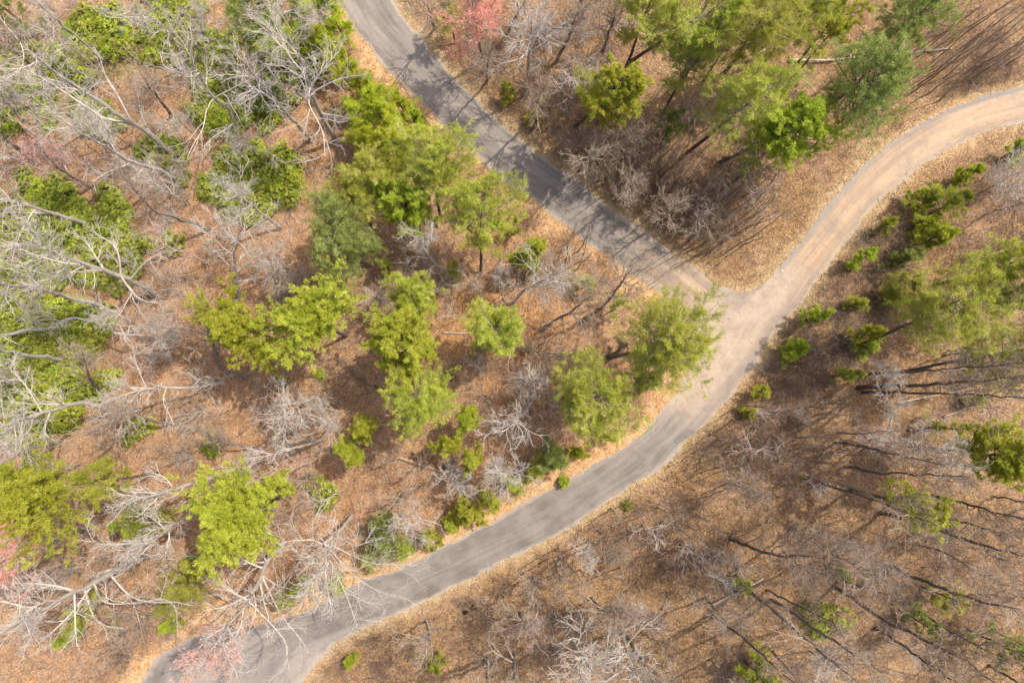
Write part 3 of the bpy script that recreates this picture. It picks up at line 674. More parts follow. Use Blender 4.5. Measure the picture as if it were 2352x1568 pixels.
T('big pale tree with many forward limbs over the left laurel thicket', 'pale', (3, 1080, 465), (3, 120, 60), [(3, 950, 385), (3, 750, 310), (3, 600, 255), (3, 420, 190)], r=4.6, thick=1.15, dens=1.1,
  limbs=[[(3, 860, 335), (3, 1000, 240), (3, 1100, 180), (3, 1180, 130)], [(3, 800, 310), (3, 820, 200), (3, 770, 110), (3, 620, 20)], [(3, 770, 325), (3, 900, 430), (3, 980, 500), (3, 1110, 525)], [(3, 710, 280), (3, 640, 170), (3, 570, 60)], [(3, 600, 260), (3, 450, 245), (3, 250, 190), (3, 100, 130)]], n1=7)
T('long grey trunk running to the left edge, below the many-limbed pale tree', 'pale', (3, 715, 535), (3, -230, 290), [(3, 500, 490), (3, 320, 430), (3, 100, 400)], r=4.2,
  limbs=[[(3, 290, 420), (3, 200, 340), (3, 60, 280)], [(3, 40, 390), (3, 40, 480), (3, 90, 560)]])
T('smooth pale trunk forking at the left edge amid bright laurel', 'pale', (3, 462, 917), (3, -220, 800), [(3, 330, 890), (3, 180, 880), (3, 0, 840)], r=3.6, thick=1.3, cb=.7,
  limbs=[[(3, 190, 880), (3, 100, 915), (3, 0, 950)]])
T('pale tree leaning in over the left edge, its tip over open litter', 'pale', (3, -90, 800), (3, 1000, 690), [(3, 60, 735), (3, 200, 705), (3, 350, 690), (3, 440, 630), (3, 540, 625), (3, 700, 662)], h=7, r=2, cb=.4, thick=1.6, n1=6, dens=.8, spread=(.4, .8))
T('dark S-bent trunk beside the left bright pine, with a pale crown to its left', 'grey', (3, 1700, 1028), (3, 1370, 420), [(3, 1545, 985), (3, 1490, 905), (3, 1468, 760), (3, 1478, 640)], h=12, r=3.2, cb=.55, thick=1.3,
  limbs=[[(3, 1462, 760), (3, 1300, 695), (3, 1170, 680), (3, 1050, 670)], [(3, 1400, 735), (3, 1360, 620), (3, 1290, 560), (3, 1280, 440)], [(3, 1468, 780), (3, 1390, 810), (3, 1300, 880)], [(3, 1478, 640), (3, 1400, 560), (3, 1370, 490)], [(3, 1200, 680), (3, 1090, 610), (3, 1000, 640)]], n1=5)
T('upright grey tree fanning into the oval laurel patch from a mottled trunk', 'pale', (3, 1650, 500), (3, 1690, -60), [(3, 1635, 330), (3, 1615, 160)], h=12, r=3.6, thick=1.1, dens=1.1,
  limbs=[[(3, 1640, 290), (3, 1780, 190), (3, 1920, 105)], [(3, 1645, 360), (3, 1760, 350), (3, 1890, 325)], [(3, 1605, 310), (3, 1540, 220), (3, 1430, 100)], [(3, 1610, 120), (3, 1540, 0), (0, 1450, 1480)], [(3, 1640, 110), (3, 1720, 10), (0, 1880, 1480)]], n1=6)
T('small fan-shaped bare tree just above the twin bright pines', 'pale', (3, 1905, 545), (3, 1870, 220), [(3, 1900, 440)], h=7, r=2.4, dens=1.0, n1=9, cb=.35)
T('low white tree reaching left with a kinked trunk under the dark S-bent one', 'pale', (3, 1530, 1070), (3, 780, 1180), [(3, 1300, 1100), (3, 1100, 1098), (3, 1010, 1110)], h=9, r=2.6, cb=.5, thick=1.4,
  limbs=[[(3, 1010, 1100), (3, 970, 1020), (3, 930, 900), (3, 915, 820)], [(3, 1130, 1110), (3, 1125, 1200), (3, 1180, 1310), (3, 1210, 1390)], [(3, 1010, 1110), (3, 850, 1090), (3, 760, 1040)], [(3, 1300, 1095), (3, 1400, 1030), (3, 1540, 1040)]], n1=6)
T('grey kinked tree with drooping white twigs, lower of the pair reaching left', 'grey', (3, 1215, 1350), (3, 560, 1440), [(3, 1050, 1330), (3, 910, 1295)], h=11, r=3, limbs=[[(3, 880, 1310), (3, 760, 1330), (3, 640, 1390)], [(3, 860, 1360), (3, 810, 1440), (3, 780, 1530)], [(3, 880, 1350), (3, 960, 1420)]])
T('bright white tree spraying out of the left edge below the laurel', 'pale', (3, 810, 1300), (3, -120, 1420), [(3, 600, 1205), (3, 400, 1250), (3, 200, 1310)], h=19, r=4.4, thick=1.1,
  limbs=[[(3, 230, 1230), (3, 180, 1090), (3, 100, 1010), (3, 60, 950)], [(3, 300, 1270), (3, 310, 1380), (3, 320, 1500)], [(3, 150, 1330), (3, 60, 1400), (3, 20, 1530)], [(3, 600, 1205), (3, 300, 1215), (3, 80, 1210)]], dens=1.1)
T('round white-twigged tree on litter below the twin bright pines', 'pale', (3, 2160, 1165), (3, 1930, 1310), [(3, 2060, 1220)], h=9, r=3.4, n1=11, cb=.25, dens=1.1, limbs=[[(3, 2060, 1225), (3, 1960, 1170), (3, 1850, 1110)], [(3, 2150, 1170), (3, 2230, 1190), (3, 2330, 1290)]])
T('low pale sprawling dead tree on open litter left of the lobed young pine', 'grey', (3, 1775, 1525), (3, 1420, 1400), [(3, 1600, 1495), (3, 1480, 1455)], h=6, r=2.2, n1=7)
T('hazy grey curved tree in the middle of the left laurel', 'grey', (3, 690, 1150), (3, 560, 840), [(3, 620, 1040)], h=10, r=2.6)
T('large pale oak in the lower left corner with long forked limbs', 'pale', (6, 970, 690), (6, -60, 1270), [(6, 800, 790), (6, 600, 905), (6, 450, 970), (6, 200, 1110)], r=4.8, thick=1.25, dens=1.1,
  limbs=[[(6, 590, 930), (6, 530, 1040), (6, 420, 1160), (6, 250, 1310)], [(6, 540, 1060), (6, 520, 1180), (6, 530, 1310)], [(6, 760, 870), (6, 900, 970), (6, 1050, 1010), (6, 1240, 1012)], [(6, 600, 940), (6, 720, 1010), (6, 930, 1020)], [(6, 570, 1030), (6, 660, 1130), (6, 820, 1200)], [(6, 480, 940), (6, 330, 890), (6, 150, 880)], [(6, 800, 760), (6, 680, 810), (6, 600, 840)]], n1=7)
T('thick-trunked pale tree lying left beside the lone lime-green pine', 'pale', (6, 1630, 88), (6, 850, 340), [(6, 1480, 140), (6, 1350, 195), (6, 1200, 230)], h=14, r=3.2, thick=1.3,
  limbs=[[(6, 1350, 200), (6, 1330, 280), (6, 1280, 400)], [(6, 1200, 225), (6, 1130, 150), (6, 1000, 110)], [(6, 1340, 250), (6, 1420, 240), (6, 1510, 215)]], n1=6)
T('pale spray of branches under the thick-trunked pale tree, lower left', 'pale', (6, 1450, 345), (6, 950, 640), [(6, 1300, 420), (6, 1170, 500), (6, 1080, 570)], h=13, r=3, limbs=[[(6, 1010, 590), (6, 820, 608), (6, 660, 600), (6, 590, 480)], [(6, 830, 610), (6, 880, 670), (6, 1010, 680)]], dens=1.1)
T('grey tree with reddish twig tips at the left edge, lower left', 'red', (6, 660, 465), (6, -160, 800), [(6, 500, 530), (6, 300, 625), (6, 100, 700)], r=4, name='maple_tree')
T('white starburst tree spreading over the lower road edge, left of the other starburst', 'pale', (6, 1950, 600), (6, 1480, 1300), [(6, 1850, 710), (6, 1790, 850), (6, 1690, 1030), (6, 1600, 1140)], h=17, r=4.2, thick=1.25, dens=1.05,
  limbs=[[(6, 1800, 760), (6, 1650, 745), (6, 1520, 720), (6, 1390, 695)], [(6, 1780, 780), (6, 1680, 720), (6, 1620, 640)], [(6, 1830, 880), (6, 1920, 900), (6, 2000, 920), (6, 2070, 970)], [(6, 1830, 890), (6, 1910, 1050), (6, 1990, 1170), (6, 2070, 1260), (6, 2130, 1365)], [(6, 1700, 980), (6, 1580, 1030), (6, 1390, 1072)], [(6, 1680, 980), (6, 1560, 920), (6, 1440, 820)], [(6, 1770, 900), (6, 1830, 1050), (6, 1890, 1220)], [(6, 1990, 1170), (6, 1970, 1290), (6, 1950, 1480)], [(6, 1800, 770), (6, 1790, 650)]], n1=6)
T('white starburst tree spreading over the lower road edge, right of the other starburst', 'pale', (6, 2420, 420), (6, 2240, 800), [(6, 2330, 540), (6, 2270, 650)], h=13, r=5, thick=1.1, dens=1.2, n1=10, cb=.35,
  limbs=[[(6, 2290, 690), (6, 2250, 830), (6, 2200, 1000), (6, 2160, 1090)], [(6, 2230, 900), (6, 2270, 990), (6, 2290, 1090)], [(7, -20, 680), (7, 90, 830), (7, 250, 930), (7, 440, 990)], [(7, -30, 720), (7, 20, 930), (7, 70, 1060), (7, 110, 1170)], [(7, -20, 640), (7, 200, 740), (7, 520, 755)], [(6, 2270, 650), (6, 2100, 700), (6, 2010, 640)], [(7, -60, 560), (7, 100, 620), (7, 230, 570)]])
T('pale maple with faint red buds drooping over the pavement, lower left', 'pink', (6, 1640, 1100), (6, 1440, 1400), [(6, 1600, 1200)], h=11, r=4.2, n1=11, cb=.35, dens=1.2, name='maple_tree', limbs=[[(6, 1600, 1260), (6, 1600, 1420), (6, 1650, 1560)], [(6, 1500, 1330), (6, 1380, 1350), (6, 1250, 1400)]])
T('small pale leaning tree above the lime-green pine', 'pale', (3, 2230, 1460), (6, 1720, 40), h=10, r=2.2, n1=6, dens=.8)
for lab, b, t, k in [('pale thin tree at the left edge between the two upper thickets', (0, 300, 760), (0, -150, 470), 'pale'), ('grey tree at the left edge above the stout pale one', (0, 420, 1240), (0, -200, 950), 'pale'),
                     ('pale slim tree crossing the upper left thicket', (0, 640, 900), (0, 150, 560), 'pale'), ('wispy pale tree at the top edge right of the arched limbs', (0, 1500, 420), (0, 1340, 80), 'pale'),
                     ('wispy pale tree among laurel left of the large white-branched tree', (0, 1900, 760), (0, 1690, 420), 'pale'), ('thin pale tree in front of the yellow-green feathery pines, top', (0, 2250, 420), (0, 2190, 60), 'pale'),
                     ('pale tree with a curved stem at the top edge, beside the evergreens', (0, 2050, 420), (0, 1880, -60), 'pale'), ('thin grey tree over the thicket under the many-limbed pale tree', (3, 560, 700), (3, 180, 560), 'pale'),
                     ('pale thin tree over litter right of the smooth forked trunk', (3, 1000, 700), (3, 720, 560), 'pale'), ('pale twiggy tree left of the S-bent trunk on bare litter', (3, 1330, 830), (3, 1090, 760), 'pale'),
                     ('pale thin tree at the left edge below the smooth forked trunk', (3, 300, 1060), (3, -100, 1020), 'pale'), ('grey tree at the left edge under the bright white spray', (3, 420, 1480), (3, -120, 1560), 'pale'),
                     ('pale twiggy tree over the litter right of the white spray', (3, 1000, 1240), (3, 760, 1270), 'pale'), ('pale thin tree above the broad lower left pine', (6, 560, 60), (6, 200, 120), 'pale'),
                     ('pale thin tree between the oak and the left edge', (6, 420, 760), (6, -60, 960), 'pale'), ('thin tan tree on the bank beside the oak, bottom left', (6, 1150, 1010), (6, 820, 1260), 'grey'),
                     ('thin grey tree over litter right of the lime-green pine', (6, 2200, 120), (6, 2060, 210), 'grey'), ('pale thin tree between the starbursts and the round white-twigged tree', (3, 2330, 1330), (3, 2240, 1400), 'pale'),
                     ('grey thin tree in the litter right of the dull green pine', (3, 2000, 420), (3, 1930, 330), 'grey'), ('pale thin tree left of the oval laurel patch', (0, 1290, 1400), (0, 1020, 1250), 'pale'),
                     ('pale tree over litter above the oval laurel patch at left', (0, 1420, 1010), (0, 1200, 800), 'pale'), ('thin tree with a grey stem left of the tall forked pale one', (0, 900, 1000), (0, 560, 780), 'pale')]:
    T(lab, k, b, t, r=3.0, n1=8, thick=.6, cb=.3, group='slim bare trees of the left woods')
# between and above the roads
T('red-budded maple above the upper road', 'red', (1, 975, 420), (1, 900, -20), [(1, 950, 300), (1, 930, 190)], h=13, r=4.2, n1=12, cb=.3, dens=1.25, name='maple_tree', limbs=[[(1, 930, 240), (1, 860, 300), (1, 760, 385)]])
T('pale tree with a bleached sideways limb right of the red maple', 'pale', (1, 1265, 655), (1, 1315, 110), [(1, 1285, 480), (1, 1295, 340)], h=15, r=4, dens=1.1, limbs=[[(1, 1285, 350), (1, 1220, 410), (1, 1130, 425), (1, 1060, 462)], [(1, 1295, 320), (1, 1200, 280), (1, 1100, 240)], [(1, 1285, 500), (1, 1350, 460), (1, 1400, 400)]])
T('white round-crowned tree left of the lone bright pine above the upper road', 'pale', (1, 1560, 760), (1, 1670, 510), h=10, r=3.8, n1=11, cb=.35, dens=1.2)
T('dark trunk leaning to the top edge behind the red maple', 'dark', (1, 1120, 275), (1, 1370, -190), [(1, 1200, 130)], r=4)
T('tan hazy tree at the top centre with three upright stems', 'grey', (1, 1480, 430), (1, 1690, -120), [(1, 1560, 270), (1, 1625, 80)], r=4.6, dens=1.2, limbs=[[(1, 1580, 330), (1, 1660, 180), (1, 1740, 60)], [(1, 1550, 300), (1, 1620, 120), (1, 1640, -40)]])
T('grey sideways-leaning tree between the red maple and the tan hazy tree', 'grey', (1, 1330, 250), (1, 1700, 120), [(1, 1440, 205), (1, 1560, 170)], h=9, r=3)
T('pale round brushy tree near the right edge of the upper road', 'grey', (1, 1630, 1060), (1, 1650, 940), h=5, r=2.6, n1=12, cb=.2, dens=1.1)
T('pale brushy tree right of the other brushy one by the upper road', 'grey', (1, 1930, 1080), (1, 1960, 920), h=6, r=2.8, n1=12, cb=.2, dens=1.1)
T('small pale bush-like tree at the litter edge low on the upper road', 'grey', (1, 1770, 1240), (1, 1790, 1180), h=4, r=1.8, n1=10, cb=.2)
T('hazy tan tree left of the dense pine group at the top', 'grey', (1, 1810, 340), (1, 1890, 90), h=13, r=4, dens=1.15)
T('hazy pale tree in front of the dark-stemmed pines, top middle', 'grey', (2, 20, 520), (2, 150, 330), h=11, r=3.5, dens=1.1)
T('pale brushy tree below the pale pines in the upper woods', 'grey', (2, 60, 850), (2, 110, 760), h=8, r=3)
T('dead grey tree under the pair of round pines in the central woods', 'pale', (4, 690, 330), (4, 525, 10), [(4, 640, 250), (4, 590, 160)], h=10, r=3.2, n1=8, thick=1.2, limbs=[[(4, 610, 190), (4, 520, 200), (4, 440, 215)], [(4, 635, 250), (4, 580, 310), (4, 520, 345)], [(4, 640, 260), (4, 740, 290), (4, 830, 300)], [(4, 660, 300), (4, 720, 390), (4, 800, 400)]])
T('tree with a dark curved base and pale crown above the orange litter', 'pale', (4, 1185, 522), (4, 1500, 310), [(4, 1250, 440), (4, 1320, 395)], h=11, r=3.6, limbs=[[(4, 1320, 395), (4, 1470, 380), (4, 1640, 385)], [(4, 1300, 400), (4, 1370, 480), (4, 1385, 580)], [(4, 1400, 470), (4, 1510, 490), (4, 1560, 560)]], dens=1.05)
T('thin white sapling left of the dark curved tree', 'pale', (4, 1140, 540), (4, 1085, 260), [(4, 1105, 450)], h=7, r=1.2, n1=5, limbs=[[(4, 1110, 460), (4, 1075, 520), (4, 1070, 590)], [(4, 1115, 455), (4, 1180, 530), (4, 1215, 540)]])
T('dark straight-trunked tree reaching over the fork from the central woods', 'grey', (4, 1635, 662), (4, 2010, 260), [(4, 1720, 600), (4, 1820, 530), (4, 1900, 420)], h=15, r=4.2, limbs=[[(4, 1860, 480), (4, 2000, 450), (4, 2150, 380), (4, 2240, 320)], [(4, 1850, 480), (4, 1800, 400), (4, 1730, 330)], [(4, 1940, 370), (4, 1900, 280), (4, 1880, 160)]])
T('shorter dark-trunked tree left of the one reaching over the fork', 'grey', (4, 1380, 708), (4, 1720, 470), [(4, 1500, 620), (4, 1570, 590)], h=12, r=3.4)
T('toppled grey tree fanning right in the middle of the central woods', 'grey', (4, 1190, 826), (4, 1640, 890), [(4, 1400, 860)], h=4.5, r=3.2, n1=12, cb=.05, spread=(.15, .7), name='toppled_tree')
T('white dead star-shaped crown in the middle of the central woods', 'pale', (4, 1310, 1190), (4, 1285, 1050), [(4, 1295, 1110)], h=7.5, r=2.6, n1=11, cb=.35, dens=.8)
T('white dead crown with long arms left of the road-side feathery pine', 'pale', (4, 1300, 1240), (4, 1170, 1350), h=9, r=2.8, n1=6, cb=.5, dens=.8, limbs=[[(4, 1210, 1320), (4, 1100, 1340), (4, 1030, 1330)], [(4, 1180, 1325), (4, 1120, 1400), (4, 1010, 1420), (4, 980, 1470)], [(4, 1190, 1340), (4, 1250, 1420), (4, 1200, 1530)], [(4, 1230, 1380), (4, 1330, 1420), (4, 1430, 1430)], [(4, 1260, 1290), (4, 1310, 1200), (4, 1330, 1140)]])
T('white dead bushy top left of the soft round pine in the central woods', 'pale', (4, 300, 500), (4, 220, 480), h=5, r=2.4, n1=10, cb=.25, dens=.8)
T('thin dark dead tree between the two soft pines in the central woods', 'dark', (4, 715, 1008), (4, 930, 900), [(4, 830, 945)], h=7, r=2.2, n1=6, dens=.8)
T('small dark crooked tree right of the round white-twigged tree', 'dark', (4, 255, 1105), (4, 50, 990), [(4, 160, 1070)], h=6, r=2.4, n1=6)
T('broken dark snag with bleached splinters left of the big roadside pine', 'dark', (4, 1690, 985), (4, 1930, 840), [(4, 1800, 900)], h=8, r=1.8, n1=6, cb=.75, snag=True, thick=1.5, name='dead_snag', cat='dead tree')
T('white tree hanging over dark shrubs along the lower road', 'pale', (7, 425, 270), (7, 500, 560), [(7, 395, 370), (7, 430, 450)], h=9, r=2.8, limbs=[[(7, 430, 410), (7, 560, 440), (7, 690, 480)], [(7, 400, 440), (7, 360, 500), (7, 350, 560)]])
T('pale fan-shaped bush tree behind the roadside shrubs below the small bright pines', 'pale', (7, 1080, 40), (7, 1150, 130), h=8, r=3.6, n1=13, cb=.2, dens=1.1)
T('small pale brushy tree beside the long rotten log', 'pale', (7, 720, 60), (7, 800, 220), h=6, r=2.4, n1=9, cb=.3)
# right-hand woods
T('pale tree with a dark lean above the large white forked one, lower middle', 'grey', (7, 1725, 985), (7, 1900, 1080), [(7, 1800, 1065)], h=9, r=3.8, n1=11, cb=.4, dens=1.2)
T('large white forked tree at the bottom right of centre', 'pale', (7, 1940, 1200), (7, 2010, 1500), [(7, 1950, 1290)], h=14, r=4, limbs=[[(7, 1930, 1330), (7, 2060, 1200), (7, 2140, 1140), (7, 2220, 1080)], [(7, 1900, 1380), (7, 1840, 1350), (7, 1850, 1220), (7, 1900, 1180)], [(7, 2060, 1200), (7, 2090, 1120), (7, 2070, 1040)], [(7, 1890, 1390), (7, 2000, 1380), (7, 2110, 1370)], [(7, 1890, 1400), (7, 1740, 1450), (7, 1620, 1500)]], n1=8, dens=1.05)
T('dark-trunked tree running off the bottom edge beside the large white forked one', 'grey', (7, 1975, 1250), (7, 2190, 1640), [(7, 2080, 1430)], h=16, r=3.6)
T('grey tree leaving the bottom edge, left of the white crowned one', 'grey', (7, 1185, 1370), (7, 1215, 1760), h=17, r=3.6, limbs=[[(7, 1110, 1440), (7, 1050, 1350), (7, 1000, 1260)], [(7, 1110, 1420), (7, 1140, 1310), (7, 1120, 1240)]])
T('slim grey tree leaving the bottom edge below the lower road bend', 'grey', (7, 1010, 1400), (7, 985, 1770), h=17, r=3.2)
T('white-crowned tree with a short dark base near the bottom edge', 'pale', (7, 1570, 1165), (7, 1740, 1500), [(7, 1600, 1280)], h=13, r=4, dens=1.15)
T('hazy pale tree low in the brown brush below the lower road', 'grey', (7, 590, 1130), (7, 610, 1300), h=9, r=3.6)
T('pale scrubby tree in brown brush, right of the thin stick on the slope', 'pale', (7, 1690, 640), (7, 1700, 690), h=5, r=2, n1=8)
T('small hazy tree mid-slope below the lower road', 'grey', (7, 1320, 830), (7, 1340, 900), h=6, r=2.3, n1=9)
T('bleached twiggy tree beside the pale stones below the lower road', 'grey', (7, 1490, 800), (7, 1520, 880), h=5, r=2.2, n1=8)
T('hazy grey tree in the brush above the white-crowned one', 'grey', (7, 1230, 1090), (7, 1260, 1200), h=9, r=3.2, dens=1.1)
R_ = dict(group='bare winter trees of the right-hand woods')
def S(label, base, top, mids=(), **k):
    o = dict(kind='dark', r=3.0, n1=9, dens=.95, cb=.5, thick=.55); o.update(k); kind = o.pop('kind'); T(label, kind, base, top, mids, **o, **R_)
S('long dark horizontal trunk at right, ending by the brown brush', (5, 1240, 1135), (5, 2420, 1180), [(5, 1600, 1140), (5, 2000, 1150)], thick=.5)
S('dark slim trunk just above the long horizontal one at right', (5, 1210, 1105), (5, 2450, 1015), [(5, 1700, 1080)], thick=.8)
S('dark faint trunk upper of three horizontal ones at right', (5, 1230, 1015), (5, 2400, 930), thick=.55)
S('white crown on a dark trunk left of the right-edge bright pine', (5, 1285, 1460), (5, 1870, 1560), [(5, 1550, 1500)], kind='pale', r=3.6, dens=1.25)
S('upright white birch-like tree left of the right-edge bright pine', (5, 1440, 1545), (5, 1425, 1190), kind='pale', h=8, r=2.2, cb=.3, n1=10)
S('dark trunk below the white birch-like tree', (5, 1050, 1482), (5, 1800, 1640), [(5, 1250, 1510)])
S('small white-crowned tree beside the brown brush at right', (5, 1250, 1025), (5, 1430, 985), kind='pale', h=8, r=2.2, n1=9)
S('pale leafless tree at right above the three horizontal trunks', (5, 1820, 880), (5, 1960, 850), kind='pale', h=9, r=3)
S('dark-limbed tree at the right edge above the feathery pines', (5, 2170, 160), (5, 2480, -10), kind='grey')
S('grey twiggy tree by the right edge under the washed road', (2, 2050, 1330), (2, 2330, 1180), kind='pale', h=10, r=3.4, n1=12, cb=.3, dens=1.2)
S('hazy tree at the right edge beside the sunlit road bank', (2, 2080, 1480), (2, 2400, 1380), kind='grey', r=3.4)
S('dark trunk near the tufted sparse pine in the right-hand woods', (8, 920, 182), (8, 1750, 480), [(8, 1100, 240), (8, 1300, 300)])
S('dark tree with pale twigs nearest the road in the lower right woods', (8, 325, 572), (8, 920, 690), [(8, 500, 650), (8, 640, 695), (8, 780, 695)], r=4.4, dens=1.3, thick=.8, limbs=[[(8, 640, 690), (8, 760, 720), (8, 1000, 830)], [(8, 430, 620), (8, 560, 540), (8, 600, 420)]])
S('straight grey trunk starting at the pale pole in the lower right woods', (8, 430, 903), (8, 1190, 1550), [(8, 640, 1080), (8, 900, 1310)], kind='grey', thick=.8)
S('straight grey trunk passing the dark round laurel, lower right', (8, 615, 998), (8, 1380, 1500), [(8, 800, 1110), (8, 1000, 1250)], kind='grey', thick=.8)
S('thin pole-like tree just above the dark round laurel, lower right', (8, 580, 928), (8, 1060, 1160), thick=.6, r=1.8, n1=6, h=10)
S('dark leaning trunk left of the yellow-green bottom pine', (8, 208, 1105), (8, 820, 1600), [(8, 420, 1260), (8, 560, 1390)])
S('long dark trunk in the middle of the lower right woods', (8, 1040, 898), (8, 1980, 1420), [(8, 1180, 990), (8, 1400, 1140), (8, 1600, 1240)], thick=.8)
S('mossy dark trunk running to the bottom edge, lower right', (8, 1325, 1188), (8, 1990, 1630), [(8, 1550, 1330), (8, 1700, 1440)], thick=.8)
S('stout dark trunk under the tufted sparse pine', (8, 1365, 392), (8, 2380, 700), [(8, 1650, 470), (8, 1850, 545), (8, 2050, 610)], thick=.9)
S('dark trunk with pale twigs in the centre of the right-hand slope', (8, 750, 502), (8, 1350, 830), [(8, 1000, 665), (8, 1170, 740)], kind='grey', r=4.2, dens=1.25)
S('stout dark trunk crossing the olive bush in the lower right', (8, 1385, 748), (8, 2330, 1060), [(8, 1700, 880), (8, 1850, 945), (8, 2050, 1000)], thick=.9)
S('dark trunk below the right-edge bright pine', (8, 1560, 242), (8, 2400, 450), [(8, 1900, 320), (8, 2100, 380)], thick=.8)
S('dark trunk beside the black stump in the right-hand woods', (8, 1775, 418), (8, 2350, 580), [(8, 2000, 480)], thick=.75)
S('dark trunk at the far right edge under the bright pine', (8, 2140, 280), (8, 2750, 400), r=3)
S('dark trunk nearest the bottom right corner bush', (8, 1845, 1345), (8, 2330, 1720), [(8, 2000, 1450)])
S('short thick dark trunk in the bottom right corner', (8, 2110, 1445), (8, 2560, 1720), thick=.95)
S('slim dark trunk right of the yellow-green bottom pine', (8, 580, 1308), (8, 960, 1720), [(8, 680, 1420)])
S('dark trunk left edge of the yellow-green bottom pine', (8, 195, 1400), (8, 400, 1750), kind='grey', r=3.6, dens=1.2)
S('grey trunk leaving the right edge above the corner bush', (8, 2130, 1200), (8, 2600, 1420), kind='grey')
S('dark slender tree between the pale-twigged pair, lower right', (8, 780, 738), (8, 1420, 960), [(8, 1000, 830)])
S('grey hazy tree right of centre in the lower right woods', (8, 1620, 608), (8, 2220, 900), [(8, 1800, 665), (8, 1950, 760)], kind='grey', r=3.6, dens=1.15)
S('thin dark tree through the olive bush, lower right', (8, 1630, 1075), (8, 2140, 1370), [(8, 1860, 1220)], thick=.8)
S('dark trunk along the top of the lower right slope beside white twigs', (8, 1110, 84), (8, 1980, 150), [(8, 1190, 80), (8, 1290, 115), (8, 1600, 130)])
S('bleached crown around the mid-slope dark trunks, bottom right', (8, 880, 1350), (8, 1010, 1440), kind='pale', h=9, r=2.4, n1=10)
S('hazy pale tree left of the pale pole, lower right', (8, 160, 980), (8, 320, 1180), kind='grey', h=11, r=3.2)
S('thin hazy tree in the brush at the road side of the right-hand slope', (8, 330, 190), (8, 420, 230), kind='grey', h=7, r=3.2, dens=1.1)
for lab, b, t, h, r in [('grey tree at the litter edge of the upper road below the red maple', (1, 1000, 575), (1, 1010, 380), 11, 3.4), ('grey tree beside the upper road left of the two brushy ones', (1, 1330, 800), (1, 1380, 620), 12, 3.4),
                        ('grey tree beside the upper road between brushy trees and wedge thicket', (1, 1640, 1180), (1, 1730, 1060), 11, 3.2), ('grey tree at the pavement edge in the wedge thicket', (1, 1900, 1370), (1, 2010, 1270), 11, 3.0),
                        ('grey tree in the tip half of the wedge by the upper road', (1, 2180, 1540), (1, 2290, 1440), 10, 2.8), ('slim grey tree by the pavement near the top of the upper road', (1, 640, 200), (1, 590, 40), 11, 3.2)]:
    T(lab, 'grey', b, t, r=r, h=h, n1=9, cb=.4, thick=.8, group='grey trees along the upper road')
# ------------------------------------------------------------------ the pines and other greens
Q = pine_tree
Q('lime-green clumpy pine right of the dark S-bent trunk, left of its bright twin', 'clump', (572, 762), 3.5, 14, form='flat', dens=1.25, bare=.05)
Q('largest lime-green clumpy pine in the left woods, right of its bright twin', 'clump', (738, 748), 4.1, 15, form='flat', dens=1.3, bare=.05)
Q('low lime-green tuft under the twin bright pines', 'clump', (622, 815), 1.5, 8, form='flat', dens=1.0, bare=.05)
Q('rounded green pine with a dark lower edge right of the twin bright pines', 'clump', (932, 795), 3.4, 13, dens=1.3, bare=.1)
Q('soft hazy pine just below the rounded dark-edged one', 'soft', (965, 905), 3.5, 12, dens=1.2)
Q('small soft pine between dead branches above the rounded dark-edged one', 'soft', (952, 683), 2.5, 10, dens=1.2)
Q('soft green pine over litter in the middle of the central woods', 'soft', (1143, 765), 3.0, 11, dens=1.25)
Q('huge round soft pine hanging over the fork of the roads', 'soft', (1526, 790), 4.4, 16, base=(4, 1840, 900), dens=1.5, bare=.3)
Q('low dark green pine under the huge pine by the fork', 'deep', (1492, 872), 2.4, 7, form='young', dens=1.3)
Q('big feathery pine beside the lower road, below the huge pine', 'soft', (1368, 925), 3.9, 14, dens=1.4, bare=.35)
Q('round soft pine on a black trunk, left of the upper road', 'soft', (1000, 385), 3.6, 14, base=(4, 690, -40), dens=1.3)
Q('round soft pine on a black trunk, nearer the fork of the roads', 'soft', (1108, 503), 3.5, 13, base=(4, 962, 325), dens=1.3)
Q('vivid green clumpy pine between the pair of round black-trunked ones', 'bright', (935, 478), 2.6, 11, dens=1.2, bare=.1)
Q('broad dull green pine at the right of the oval laurel patch', 'deep', (785, 555), 3.7, 14, dens=1.35, bare=.45)
Q('greyish hazy pine above the broad dull green one', 'soft', (868, 425), 3.2, 13, dens=1.15, bare=.55)
Q('yellow-green hazy pine above and left of the round black-trunked pair', 'soft', (810, 465), 3.0, 12, dens=1.1, bare=.4)
Q('slender feathery pine at the upper end of the strip along the upper road', 'fresh', (822, 195), 2.7, 8, form='young', dens=1.4, bare=.05)
Q('soft feathery pine in the middle of the strip along the upper road', 'fresh', (872, 262), 3.2, 9, form='young', dens=1.4, bare=.05)
Q('dense feathery pine at the lower end of the strip along the upper road', 'fresh', (905, 320), 2.8, 8, form='young', dens=1.4, bare=.05)
Q('deep-set feathery pine behind the strip along the upper road', 'fresh', (845, 330), 2.8, 8, form='young', dens=1.3, bare=.1)
Q('small bright pine sapling at the kerbless edge of the upper road', 'bright', (962, 283), 1.25, 4.5, form='young', dens=1.2)
Q('most vivid green round pine, near the fork left of the dry grass', 'bright', (1218, 588), 2.2, 8, form='young', dens=1.5, bare=.0)
Q('dark evergreen column at the top edge left of the upper road', 'deep', (578, 25), 2.6, 11, dens=1.4, bare=.05)
Q('dark evergreen column second from the top edge', 'laurel', (622, 95), 2.5, 9, dens=1.4, bare=.05)
Q('dark evergreen column lowest of the three behind the white-branched tree', 'deep', (640, 150), 2.2, 8, dens=1.3, bare=.05)
Q('yellow-green feathery pine at the top edge beside the dark evergreens', 'fresh', (700, 55), 2.8, 9, form='young', dens=1.4, bare=.05)
Q('yellow-green feathery pine touching the top end of the upper road', 'fresh', (765, 35), 2.4, 7, form='young', dens=1.4, bare=.05)
